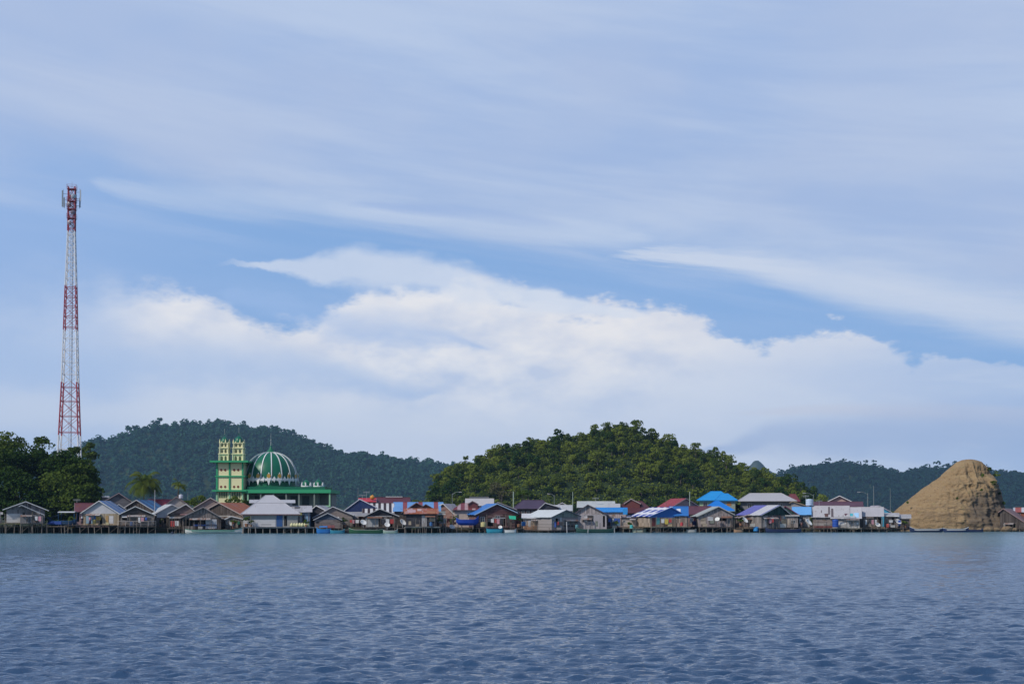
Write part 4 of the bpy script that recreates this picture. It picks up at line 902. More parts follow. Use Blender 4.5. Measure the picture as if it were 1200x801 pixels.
house('tiny brown dormer gable standing on the pink and dark red striped roof', 'G', 289.5, 548, 561, 586.8, 590.5, 597, 3.5, apex=553.5, roof=rf((.18, .10, .11)), wall=MARP, ov=.2, board=paint((.22, .14, .14)), name='dormer', cat='dormer')
house('plain pale sheet-roofed house behind the striped roof, close to the hill', 'S', 299, 545, 579, 583.8, 592.5, 604, 8, roof=rf((.52, .50, .51), 'x', rust=.1, var=.2), wall=GREYB, board=PALE)
house('dark low roof just behind the plain pale roof at the hill foot', 'S', 309, 550, 573, 581.6, 585.5, 600, 6, roof=rf((.08, .08, .08), 'x'), wall=W_D, board=None)
house('reddish-brown gabled house with a bright blue left roof edge', 'G', 284, 555.5, 606, 589.8, 603.3, 618, 8, apex=582, yel=602.8, yer=600.5, yaw=14, roof=rf((.03, .18, .55), rust=.05, var=.2), wall=plank((.15, .085, .08), 'h', .3, .6), gable=plank((.12, .05, .05), 'h', .25, .4), ov=.4, board=paint((.42, .56, .75), .5, .1),
      front=[(563, 568, 605, 615, 'w', PALE), (571, 578, 607, 616, 'o'), (580, 586, 604, 609, 'w', PALE), (588, 592, 606, 616, 'o'), (577, 592, 606, 607, 'p', PALE), (594, 597, 606, 616, 'd')], deck=(560, 600, 1.0, W_DV), fh=[570, 580, 592])
house('dark roof slope with pale verge between the blue-edged gable and the lamp-less pole', 'G', 293, 578, 606, 588, 597, 608, 6, apex=583, yer=597, roof=rf((.07, .06, .07)), wall=W_D, board=paint((.3, .28, .3)))
house('two-storey house under a dark purple hipped roof', 'H', 299, 600, 648, 585.6, 596, 612, 10, hip=(613, 636), roof=rf((.075, .045, .085), 'x', rust=.1), wall=plank((.10, .055, .06), 'v', .4, .4), ov=.5, board=None,
      front=[(605, 609, 598, 602, 'w', PALE), (611, 615, 598, 602, 'w', PALE), (617, 621, 598, 602, 'w', PALE), (623, 627, 598, 602, 'w', PALE), (629, 633, 598, 602, 'w', PALE), (604, 610, 603.5, 612, 'p', paint((.30, .07, .05)))])
house('dark gable with thin white edges left of the bright white slope', 'G', 292, 630, 656, 588.8, 597, 610, 6, apex=639, yer=594, roof=rf((.20, .20, .23)), wall=plank((.04, .04, .055), 'h'), board=PALE)
house('beige boarded hut with a flat white roof strip', 'F', 286, 611, 636, 601.6, 606.6, 620.5, 6, roof=rf((.66, .65, .67), 'x', rust=.03, var=.08), wall=plank((.36, .27, .21), 'h', .4, .3), ov=.3, board=WHITE, front=[(615.5, 617, 608, 614, 'w'), (619, 622, 609, 617, 'p', PALE), (614, 632, 615.5, 620, 'p', plank((.30, .17, .10), 'h', .2))], deck=(610, 636, .9, W_BV))
house('grey stilt house whose steep white left slope faces the water', 'G', 283.5, 644.5, 681, 597.3, 605.5, 621, 9, apex=662.5, yel=606, yer=605, yaw=36, roof=rf((.62, .66, .68), rust=.05, var=.12), wall=plank((.24, .22, .22), 'h', .3, .45), gable=plank((.24, .27, .24), 'v', .4, .3), ov=.4, board=paint((.10, .12, .15)),
      front=[(646, 649, 608, 612, 'w'), (651, 654, 607, 611, 'o'), (656, 658.5, 606, 620, 'p', PALE), (659, 678, 607, 609.5, 'p', plank((.42, .34, .32), 'h', .15, .2)), (660, 677, 615, 617, 'p', W_D), (664, 667, 611, 614, 'w')], deck=(640, 682, .8, W_DV))
house('pair of small white roofs stepping up behind the bright white slope', 'S', 294, 648, 671, 591.5, 598.5, 608, 6, roof=rf((.52, .54, .57), 'x', rust=.15, var=.3), wall=GREYB, board=PALE)
house('tiny pale gable peeping over the stepping white roofs', 'G', 299, 652, 665, 588.5, 592, 600, 5, apex=659, roof=rf((.42, .46, .48)), wall=GREYB, board=PALE)
house('lilac-grey boarded house with an orange gable board and blue roof wings', 'G', 285, 672, 713, 591, 601.2, 619.4, 7, apex=689, yel=602, yer=603, roof=rf((.05, .20, .50), rust=.05), wall=plank((.37, .34, .36), 'v', .28, .2), gable=plank((.36, .31, .31), 'v'), ov=.35, board=paint((.10, .07, .09)),
      front=[(689, 696, 595, 601, 'p', paint((.30, .10, .03))), (676, 702, 600.8, 601.8, 'p', W_DV), (706.5, 709, 604, 617, 'o')], deck=(674, 712, .7, W_DV))
house('long pale sheet roof at the hill foot behind the lilac-grey house', 'S', 299, 676, 721, 587, 594.5, 604, 8, roof=rf((.50, .53, .54), 'x', rust=.08, var=.2), wall=GREYB, board=PALE)
house('lower continuation of the long pale roof, one step down on its right', 'S', 297.5, 712, 727, 590, 594.6, 604, 6, roof=rf((.50, .50, .52), 'x', rust=.1), wall=GREYB, board=None)
house('low house with a vivid blue strip roof and pinkish boards under it', 'S', 289, 698, 735.5, 594.6, 599.8, 617, 6, roof=rf((.02, .25, .68), 'x', rust=.0, var=.12), wall=plank((.42, .34, .33), 'v', .4, .2), ov=.3, board=paint((.06, .1, .2)),
      front=[(711, 715, 606, 616, 'o'), (716, 727, 606.5, 616, 'p', paint((.12, .22, .32))), (728, 729.5, 604, 616, 'o'), (717, 725, 608, 610, 'p', BLUEP)], deck=(709, 733, .8, W_BV))
MB().box(0, .9, 0, .04, WZ(602.5, 288), WZ(596, 288)).build('tarpaulin', paint((.04, .30, .68), .5, .1), None, label='bright blue tarp hanging at the end of the vivid blue strip roof', cat='tarpaulin').location = (WX(730, 287.6), 287.6, 0)
house('large maroon roof rising to a white-edged gable tip, left of the checkered roof', 'H', 298, 719, 769, 586.8, 601, 612, 10, hip=(733, 752), roof=rf(MAROON, 'x', rust=.08, var=.2), wall=plank((.10, .08, .08), 'h'), board=None)
house('little white-edged gable tip on top of the large maroon roof', 'G', 300, 731, 751, 584.2, 590, 596, 5, apex=739.5, roof=rf((.16, .10, .10)), wall=MARP, board=paint((.44, .38, .36)), ov=.2, name='dormer', cat='dormer')
house('low tan boarded hut with two white roof sheets before the maroon roof', 'F', 288, 727, 752, 603.8, 606.2, 617, 5, roof=roofm((.62, .62, .68), 'x', 0, (.10, .09, .16), 2.0, .55, var=.1), wall=plank((.40, .34, .30), 'h', .4, .25), ov=.3, board=None, front=[(746, 749, 607, 616, 'o'), (730, 733, 609, 612, 'w')], deck=(727, 755, 1.0, W_BV))
house('dark narrow hut with a white hanging sheet just left of the checkered roof', 'F', 289, 750, 763, 600, 604, 617, 6, roof=rf((.28, .25, .26), 'x', rust=.4), wall=plank((.13, .11, .10), 'v', .25, .5), ov=.3, front=[(752, 754, 606, 616, 'o'), (757, 759.5, 607, 612, 'p', WHITE)], deck=(750, 764, 1.0, W_BV))
# checkered roof house
house('stilt house with the blue and white checkered roof and a colourful patched front', 'G', 285, 760, 808, 594.2, 606, 616.6, 8, apex=786, yel=605, yer=606.3, yaw=30, roof=roofm((.72, .73, .78), 'y', 0, (.015, .05, .36), 2.5, .6, checker=True, var=.1), wall=plank((.30, .24, .19), 'v', .4, .45), gable=paint((.03, .14, .45), .5, .1), ov=.3, board=paint((.08, .18, .50), .5, .1),
      front=[(764, 768, 606, 616, 'p', MARP), (769, 773, 606, 614, 'p', TEALP), (775, 781, 606, 613, 'p', paint((.46, .38, .27))), (791, 794.5, 606, 616.4, 'o'), (795.5, 800.5, 607, 615, 'p', PINKP), (796, 799, 612, 614.4, 'p', paint((.5, .03, .05))), (783, 786, 607, 613, 'w')], deck=(760, 806, 1.2, plank((.42, .34, .24), 'v', .3)), fh=[774, 790, 800])
house('blue sheet roof with one white patch joined to the right of the checkered roof', 'S', 285.5, 784, 807, 593, 604.3, 615, 5, patches=((793.5, 797.5, 596.4, 600.6, (.68, .70, .74)), (785, 788, 594, 598, (.6, .62, .7))), roof=roofm((.03, .17, .50), 'x', .0, None, 2.2, .25, var=.2), wall=plank((.26, .2, .17), 'v', .3, .5), board=None, front=[(787, 790, 606, 614, 'o')], ov=.3)
xq, zq = W(796.5, 598.5, 284.7)
house('red-roofed gabled house with pale verges behind the checkered roof', 'G', 301, 786, 819, 583.8, 593.5, 606, 4.5, apex=803, yel=594, yer=593, yaw=38, roof=rf((.30, .04, .05), rust=.15, var=.15), wall=paint((.36, .26, .24)), board=paint((.38, .30, .30)), ov=.35)
house('maroon sheet roof between the checkered roof and the brown gabled house', 'S', 294, 803, 834, 592.8, 602.5, 616.5, 8, roof=rf((.13, .045, .06), 'x', rust=.1), wall=plank((.28, .18, .17), 'v', .3, .5), front=[(811, 813, 604, 614, 'o'), (814, 817, 605, 611, 'p', WHITE), (808, 811, 607, 613, 'w')], deck=(806, 834, 3.5, W_BV), board=None)
house('tall house under a big bright blue hipped roof, pale green upper wall', 'H', 308, 816.5, 859, 575.2, 585.8, 600, 11, hip=(833, 845), roof=rf((.01, .30, .72), 'x', rust=0, var=.06), wall=paint((.34, .48, .30)), ov=.6, board=paint((.02, .2, .4)), front=[(824, 829, 588, 594, 'w', PALE), (846, 849, 588, 594, 'w', PALE)])
house('second peak of bright blue roof stepping down to the right of the hipped blue roof', 'H', 305, 838, 864.5, 578, 585.9, 600, 8, hip=(845, 853), roof=rf((.01, .28, .70), 'x', rust=0, var=.06), wall=paint((.30, .33, .24)), ov=.5, board=paint((.02, .2, .4)), front=[(852, 857, 588, 592, 'p', paint((.4, .16, .04)))])
house('bright blue gabled roof directly below the big blue hipped roof', 'H', 297, 821, 861, 586.6, 598, 610, 8, hip=(838, 842), roof=rf((.01, .20, .68), 'x', rust=0, var=.08), wall=plank((.30, .24, .22), 'v', .3, .4), ov=.4, board=paint((.2, .4, .62)))
house('grey-brown boarded gabled house with an open white-edged porch below the blue roofs', 'G', 287, 816, 861, 593.2, 604, 616.8, 7, apex=842, yel=605, yer=603, yaw=10, roof=rf((.42, .46, .44), rust=.15), wall=plank((.27, .225, .22), 'v', .25, .45), ov=.4, board=paint((.42, .42, .40)),
      front=[(821, 827, 606, 614, 'p', plank((.36, .3, .24), 'h', .2)), (838, 842, 607, 610, 'p', WHITE), (843, 851, 606.5, 610, 'o'), (852, 855, 607, 616, 'w', PALE)], deck=(818, 860, 1.2, W_BV), fh=[856])
house('very long grey hipped-roof building on the rise behind the village', 'H', 308, 864, 934, 577.3, 587, 602, 13, hip=(878, 916), roof=rf((.47, .46, .48), 'x', rust=.04, var=.12), wall=paint((.22, .215, .22)), ov=.7, board=paint((.05, .05, .055)),
      front=[(876, 881, 589, 595, 'w'), (894, 899, 589, 595, 'w'), (912, 917, 589, 595, 'w')])
house('small maroon domed-looking roof at the right end of the very long grey building', 'H', 314, 920, 938, 578.5, 587.5, 600, 7, hip=(926, 932), roof=rf((.20, .05, .055), 'x', rust=.2), wall=W_D, board=None)
house('low brown slope running down from the right end of the very long grey building', 'G', 306, 925, 949, 587, 593.5, 602, 5, apex=929, yel=589, yer=593.5, roof=rf((.34, .22, .12), rust=.3), wall=GREYB, board=paint((.34, .26, .18)))
house('dark navy-roofed house peeping between the long grey building and the purple-striped slope', 'G', 296, 868, 902, 592, 603.5, 612, 6, apex=889, roof=rf((.03, .03, .09), rust=.3), wall=W_BV, board=paint((.05, .05, .10)))
house('grey stilt house with a purple and white roof slope and dark green gable', 'G', 287, 890.5, 928, 591.7, 603.2, 618.2, 8, apex=913, yel=603.5, yer=604.5, yaw=37, roof=roofm((.13, .13, .42), 'y', .03, (.52, .52, .55), 13, .30, var=.1), wall=plank((.22, .20, .19), 'v', .3, .4), gable=plank((.015, .05, .045), 'v'), ov=.35, board=paint((.44, .46, .48)),
      front=[(900, 905, 604.5, 610, 'o'), (906, 915, 603.8, 610, 'w', RUSTW), (914, 921, 613.5, 618, 'p', paint((.68, .66, .60), .5, .1)), (895, 898, 606, 617, 'p', PALE)], deck=(888, 928, .8, W_DV))
house('low annexe of ash-grey boards right of the dark green gable', 'F', 288, 920, 937, 602, 603.6, 617.5, 6, roof=rf((.24, .17, .16), 'x', rust=.3), wall=plank((.28, .24, .23), 'v', .3, .35), front=[(922, 925, 608, 615, 'p', plank((.38, .33, .28), 'v', .3)), (927, 932, 609, 613, 'w', PALE)], deck=(920, 938, .8, W_DV))
house('light blue sheet-roofed house with a dark gable at its left', 'S', 292, 928, 951, 593.7, 603, 617, 7, roof=rf((.16, .42, .80), 'x', rust=0, var=.08), wall=plank((.33, .30, .29), 'v', .3, .3), ov=.4, board=paint((.05, .07, .1)), front=[(937, 941, 606, 616, 'o'), (944, 947, 606, 610, 'w')], deck=(934, 952, 2.5, W_BV))
house('dark green gable slope tucked in front of the light blue roof', 'G', 291, 917, 938, 592.5, 603.8, 612, 4, apex=920, yel=598, yer=604, roof=rf((.10, .02, .05)), wall=plank((.02, .05, .045), 'v'), ov=.2, board=paint((.16, .05, .10)))
house('small hut with a dish on its front between the tree and the purple-striped roof', 'G', 289, 865, 893, 602.3, 606.5, 617, 6, apex=878, yaw=8, roof=rf((.34, .28, .28), rust=.3), wall=plank((.13, .10, .095), 'v', .25, .5), ov=.3, board=paint((.36, .30, .28)),
      front=[(866, 869, 607, 616, 'o'), (880, 888, 610.5, 615.5, 'p', paint((.62, .60, .58), .5, .2)), (874, 878, 608, 612, 'w')], deck=(862, 893, 1.3, plank((.34, .28, .20), 'v', .3)))
# --- right part
house('long pale grey patched sheet roof over a low dark wall, beside the blue barrel', 'S', 291, 950, 996, 592.3, 606, 618.3, 9, patches=((966.5, 970.5, 602, 605.6, (.10, .05, .045)), (970.5, 972.5, 594, 603, (.12, .10, .11)), (962, 963, 598, 601, (.15, .12, .12)), (974, 976.5, 596, 605.5, (.11, .09, .10))), roof=roofm((.50, .49, .51), 'x', .28, None, rustc=(.13, .075, .065), var=.2), wall=plank((.22, .18, .17), 'h', .3, .4), ov=.4, board=paint((.25, .22, .22)),
      front=[(953, 975, 612.3, 615, 'p', plank((.30, .27, .26), 'h', .2)), (953, 976, 616, 618, 'p', MARP)], deck=(951, 997, .8, W_BV))
house('pale grey roof with coloured patches over a whitish front wall', 'S', 290, 973, 1010, 594, 607.6, 618.3, 9, patches=((991, 995.5, 601.8, 605.4, (.10, .03, .05)), (995.5, 999.5, 601.8, 605.4, (.06, .42, .50)), (1001.5, 1006.5, 601.2, 606.4, (.35, .60, .85)), (980, 982, 596, 604, (.10, .08, .09)), (984, 985.5, 597, 601, (.12, .10, .10))), roof=roofm((.52, .51, .54), 'x', .15, None, rustc=(.16, .09, .08), var=.25), wall=plank((.36, .37, .38), 'h', .4, .25), ov=.4, board=paint((.12, .10, .10)),
      front=[(983, 992, 611.5, 614, 'p', WHITE), (993, 994.5, 609, 617, 'p', PALE), (997, 1000, 610, 614, 'w'), (1004, 1006, 612, 614, 'p', WHITE)], deck=(973, 1010, .8, plank((.36, .31, .24), 'v', .3)))
house('long dark maroon roof band behind the pale patched roofs', 'S', 301, 953, 1012, 587.4, 593.8, 606, 9, roof=rf((.11, .035, .055), 'x', rust=.05), wall=W_D, board=None)
house('white-edged gable with pinkish front standing above the dark maroon roof', 'G', 308, 968, 1000, 580.6, 588.2, 604, 7, apex=984, roof=rf((.10, .07, .07)), wall=paint((.45, .32, .30)), ov=.5, board=WHITE)
house('plain light grey sheet roof over a dark open-fronted house, left of the rock', 'S', 293, 1004, 1036, 593.8, 605, 617, 8, roof=rf((.47, .46, .49), 'x', rust=.04, var=.15), wall=plank((.13, .11, .10), 'v', .3, .5), ov=.5, board=paint((.12, .10, .10)),
      front=[(1012, 1016, 606.5, 616, 'w'), (1018, 1024, 606.5, 611, 'p', plank((.3, .27, .25), 'h', .2)), (1029, 1033.5, 606.5, 616.5, 'o'), (1016, 1020, 612, 616, 'p', W_GR)], deck=(1009, 1037, 1.2, plank((.30, .24, .18), 'v', .3)), fh=[1016, 1028])
house('small gable with one bright cyan sheet behind the plain light grey roof', 'G', 303, 1026, 1045, 592.2, 599.5, 608, 6, apex=1030, yel=595, yer=600, yaw=15, roof=rf((.42, .40, .46)), wall=paint((.08, .40, .62)), board=paint((.5, .48, .54)), ov=.2)
house('first of two low pale-roofed sheds leaning on the rock, white verge board', 'F', 294, 1034, 1054, 600.8, 604.2, 618, 6, roof=rf((.50, .49, .50), 'x'), wall=plank((.16, .14, .14), 'v', .25, .5), front=[(1037, 1040, 607, 612, 'w'), (1045, 1047.5, 606, 617, 'o'), (1041, 1044, 613, 616, 'p', WHITE)], board=WHITE, deck=(1036, 1056, 1.0, W_BV), name='shed', cat='shed')
house('last low dark shed touching the rock, pale roof edge sloping down to the right', 'F', 294.5, 1050, 1068, 602.5, 606.8, 619, 6, roof=rf((.44, .43, .44), 'x', rust=.2), wall=plank((.10, .08, .08), 'h', .25, .5), front=[(1052, 1055, 609, 613, 'w')], board=PALE, deck=(1050, 1068, .8, W_DV), name='shed', cat='shed')
house('brown sloping roof house at the right foot of the rock', 'G', 303, 1170, 1203, 595.5, 612, 618.5, 8, apex=1176, yel=600, yer=613, yaw=-10, roof=rf((.20, .12, .12), rust=.4), wall=W_DV, board=paint((.30, .20, .19)), front=[(1184, 1190, 613, 617, 'o')], deck=(1178, 1204, 1.0, W_BV))
house('reddish house with white sheets beyond the rock, cut by the right edge of the photo', 'S', 310, 1187, 1222, 594.5, 600, 612, 7, roof=roofm((.6, .6, .66), 'x', .1, (.35, .08, .06), 2.6, .5), wall=RUSTW, front=[(1192, 1196, 601, 607, 'w')], board=None)

# ------------------------------------------------------------------ mosque
def mosque():
    Y = 318.0; P_ = ppm(Y); xc = WX(317, Y); X = lambda px: WX(px, Y) - xc; Z = lambda py: WZ(py, Y)
    GRN = paint((.012, .15, .075), .45, .15); LGRN = paint((.04, .36, .17), .5, .05); MINT = paint((.30, .55, .35), .6, .15); CRM = paint((.80, .76, .46), .7, .05); YLW = paint((.80, .78, .50), .7, .05)
    DOME = paint((.008, .13, .075), .35, .15); RIB = paint((.72, .74, .76), .5, .1); GOLD = paint((.55, .33, .07), .4, .1); DARK = paint((.03, .05, .05), .6); WALLG = paint((.20, .24, .22), .7); REDW = paint((.22, .05, .03), .5)
    root = empty('mosque', (xc, Y, 0), 0, label='green and cream mosque with a big ribbed green dome and twin minarets', cat='mosque')
    # prayer hall: floor slab, columns, back walls, roof slab with light green edge
    hx0, hx1 = X(283), X(387.5); zt = Z(577); zfl = 1.0
    MB().box(hx0, hx1, 0, 17, Z(577.3), Z(573.2)).build('roof_slab', LGRN, root)
    MB().box(hx0 + 1, hx1 - 1.5, 1.2, 15, Z(573.2), Z(569.8)).build('parapet', DOME, root)
    MB().box(hx0 + .5, X(371), 3.0, 15, zfl, Z(577.3)).build('hall_wall', WALLG, root)
    MB().box(X(371), hx1 - .6, 6.0, 15, zfl, Z(577.3)).build('side_wall', paint((.20, .22, .21)), root)
    for px in (290, 305, 320, 335, 350, 368, 386):
        MB().box(X(px) - .16, X(px) + .16, .3, .62, zfl, Z(577.3)).build('column', MINT if px > 380 or px < 300 else WALLG, root)
    MB().box(X(372), hx1 - .1, .2, .8, Z(593.5), Z(591.8)).build('balcony_rail', MINT, root)
    for px in (300, 314, 328, 342, 356):
        w_ = MB().box(X(px) - .8, X(px) + .8, 2.9, 2.97, zfl + 1.0, Z(580.5)).build('window', DARK, root)
    # drum + dome
    cyy = 8.0; X0, Z0 = X, Z; X = lambda px: WX(px, Y + 8) - xc; Z = lambda py: WZ(py, Y + 8); rD = 31.0 / ppm(Y + 8); zb = Z(562.5); zt_ = Z(530)
    MB().lathe([(rD * .93, Z(571)), (rD * .93, zb - .05)], 48, (X(317), cyy, 0)).build('drum', GRN, root)
    MB().lathe([(rD * 1.04, Z(573.2)), (rD * 1.04, Z(570)), (rD * .95, Z(569.6))], 48, (X(317), cyy, 0)).build('drum_base', GRN, root)
    H = zt_ - zb; prof = [(rD * .94, zb - .6)]
    for i in range(25):
        t = i / 24 * math.pi / 2; prof.append((rD * 1.0 * math.cos(t) ** .88 if i < 24 else .02, zb + .05 + H * math.sin(t) ** .98))
    dome = MB().lathe(prof, 64, (X(317), cyy, 0)).build('dome', DOME, root, smooth=True)
    ribs = MB()
    for k_ in range(16):
        a = 2 * math.pi * (k_ + .5) / 16; pr = None
        for r_, z_ in prof[:-2]:
            p = Vector((X(317) + math.cos(a) * (r_ + .02), cyy + math.sin(a) * (r_ + .02), z_))
            if pr is not None: ribs.bar(pr, p, .15, 4)
            pr = p
        MB()
    ribs.build('ribs', RIB, dome)
    band = MB().lathe([(rD * 1.005, zb - .25), (rD * 1.03, zb - .25), (rD * 1.03, zb + .28), (rD * 1.005, zb + .28)], 64, (X(317), cyy, 0)).build('dome_band', RIB, root)
    for k_ in range(32):
        a = 2 * math.pi * (k_ + .5) / 32; c_, s_ = math.cos(a), math.sin(a); big = k_ % 2 == 0
        P0 = Vector((X(317) + c_ * rD * 1.04, cyy + s_ * rD * 1.04, zb)); tng = Vector((-s_, c_, 0)); hh = 1.7 if big else .8; ww = .5 if big else .32
        up = Vector((-c_ * .12, -s_ * .12, 1))
        pts = [P0 - tng * ww, P0 + tng * ww, P0 + tng * ww * .8 + up * hh * .5, P0 + up * hh, P0 - tng * ww * .8 + up * hh * .5]
        pet = MB().slab(pts, (c_ * .06, s_ * .06, 0)); dp = -hh * .75
        pet.slab([P0 + tng * ww * .8, P0 - tng * ww * .8, P0 + Vector((0, 0, dp))], (c_ * .05, s_ * .05, 0))
        po = pet.build('petal', RIB, band)
        if big:
            c0 = P0 + up * .85 + Vector((c_, s_, 0)) * .03; ell = [c0 + tng * .42 * math.cos(t) + Vector((0, 0, .5 * math.sin(t))) for t in np.linspace(0, 2 * math.pi, 12, endpoint=False)]
            MB().slab(ell, (c_ * .12, s_ * .12, 0)).build('medallion', GOLD, band)
    MB().lathe([(rD * .24, zt_ - .35), (rD * .15, zt_ + .25), (.42, zt_ + .75), (.22, zt_ + 1.25), (.1, zt_ + 1.6)], 20, (X(317), cyy, 0)).build('finial_base', GRN, root, smooth=True)
    sp = MB(); zs = zt_ + 1.5; ztp = Z(507.5); sp.bar((X(317), cyy, zs), (X(317), cyy, ztp), .06, 6, .03)
    for q in (.25, .45): sp.lathe([(.02, -.14), (.15, 0), (.02, .14)], 8, (X(317), cyy, zs + (ztp - zs) * q))
    sp.build('spire', metal_plain((.45, .5, .5)), root)
    X, Z = X0, Z0
    # small domes on the hall roof
    for px in (356.5, 371):
        r_ = 5.2 / P_; z0 = Z(568.5); m_ = MB(); pr = [(r_ * 1.15, z0 - .35), (r_ * 1.15, z0 - .1)]
        base = MB().lathe([(r_ * 1.25, z0 - .55), (r_ * 1.25, z0)], 16, (X(px), 3.2, 0)).build('small_dome_base', RIB, root)
        MB().lathe([(r_ * math.cos(t), z0 + r_ * 1.35 * math.sin(t)) for t in np.linspace(0, 1.5, 8)] + [(.03, z0 + r_ * 1.8)], 16, (X(px), 3.2, 0)).build('small_dome', DOME, root, smooth=True)
        for k_ in range(6):
            a = math.pi * 2 * (k_ + .5) / 6; cc = (X(px) + math.cos(a) * r_ * 1.1, 3.2 + math.sin(a) * r_ * 1.1, 0)
            MB().lathe([(.16, z0), (.18, z0 + .3), (.02, z0 + .8)], 6, cc).build('petal', RIB, base)
    # twin minaret block
    bx0, bx1 = X(252.5), X(285); b0, b1 = .5, 6.3
    zA, zB, zC, zD = 1.0, Z(575.5), Z(558.5), Z(541.5)
    MB().box(bx0 + .15, bx1 - .15, b0, b1, zA, zD).build('minaret_base', CRM, root)
    for z_, ext, h_, mat in ((zB, .75, .36, LGRN), (zC, .25, .3, LGRN), (zD, 1.25, .4, LGRN)):
        MB().box(bx0 - ext, bx1 + (ext if z_ != zD else ext * .9), b0 - ext, b1 + ext, z_, z_ + h_).build('ledge', mat, root)
    for px in (253.5, 268.3, 283.6):
        for (za, zb_) in ((zA, zB), (zB + .5, zC), (zC + .42, zD)):
            MB().box(X(px) - .18, X(px) + .18, b0 - .18, b0 + .02, za, zb_).build('pilaster', MINT if za < 2 else LGRN, root)
    for c0, c1 in ((255.5, 266), (270.5, 281.5)):
        for zi, (za, zb_) in enumerate(((zA, zB), (zB + .5, zC), (zC + .42, zD))):
            n_ = 4 if zi == 0 else 2; cx = (X(c0) + X(c1)) / 2
            for q in range(n_):
                xx = X(c0) + (X(c1) - X(c0)) * (q + .5) / n_ if zi == 0 else cx + (-.45 if q == 0 else .45)
                hh = 1.1 if zi == 0 else (.62 if zi == 1 else .75); zz = zb_ - 1.45 if zi == 0 else za + (.25 if zi == 1 else .85); ww = .2
                if zi == 0: MB().slab([(xx - ww, b0 - .03, zz), (xx + ww, b0 - .03, zz), (xx + ww, b0 - .03, zz + hh), (xx, b0 - .03, zz + hh + .25), (xx - ww, b0 - .03, zz + hh)], (0, .04, 0)).build('window', paint((.10, .16, .08)), root)
                else: MB().slab([Vector((xx, b0 - .04, zz + .3)) + Vector((.26 * math.cos(t), 0, .3 * math.sin(t))) for t in np.linspace(0, 2 * math.pi, 10, endpoint=False)], (0, .05, 0)).build('window', REDW, root)
    for px, half in ((260.2, 6.2), (276.4, 7.1)):
        cx = X(px); hw = half / P_; cy_ = 2.4 + (0 if half < 6.5 else .6)
        tiers = [(Z(541) + .1, Z(531.5), 1.0), (Z(530.8), Z(524.3), .93), (Z(523.6), Z(518.6), .86)]
        for (za, zb_, s_) in tiers:
            w_ = hw * s_; MB().box(cx - w_ * .82, cx + w_ * .82, cy_ - w_ * .82, cy_ + w_ * .82, za, zb_).build('tower_tier', CRM, root)
            for sx in (-1, 1):
                for sy in (-1, 1): MB().box(cx + sx * w_ * .86 - .09, cx + sx * w_ * .86 + .09, cy_ + sy * w_ * .86 - .14, cy_ + sy * w_ * .86 + .14, za, zb_ + .12).build('corner_post', YLW, root)
            MB().box(cx - w_ * 1.04, cx + w_ * 1.04, cy_ - w_ * 1.04, cy_ + w_ * 1.04, zb_ - .02, zb_ + .14).build('ledge', YLW, root)
            for q in (-.36, .36):
                xx = cx + q * w_; ww = w_ * .2; hh = (zb_ - za) * .62; yy = cy_ - w_ * .82 - .03
                MB().slab([(xx - ww, yy, za + .15), (xx + ww, yy, za + .15), (xx + ww, yy, za + hh), (xx, yy, za + hh + .3), (xx - ww, yy, za + hh)], (0, .05, 0)).build('window', paint((.08, .10, .05)), root)
        z0 = Z(518.4) ; r_ = hw * .80
        MB().lathe([(r_ * math.cos(t), z0 + r_ * 1.5 * math.sin(t)) for t in np.linspace(0, 1.5, 8)] + [(.03, z0 + r_ * 2.2)], 14, (cx, cy_, 0)).build('small_dome', DOME, root, smooth=True)
        for k_ in range(8):
            a = math.pi * 2 * (k_ + .5) / 8; MB().lathe([(.15, z0), (.17, z0 + .3), (.02, z0 + (.95 if k_ % 2 == 0 else .4))], 6, (cx + math.cos(a) * hw * .92, cy_ + math.sin(a) * hw * .92, 0)).build('petal', CRM, root)
        MB().bar((cx, cy_, z0 + r_ * 2.1), (cx, cy_, z0 + r_ * 2.1 + 1.3), .04, 5).build('spire', metal_plain((.4, .45, .4)), root)
mosque()

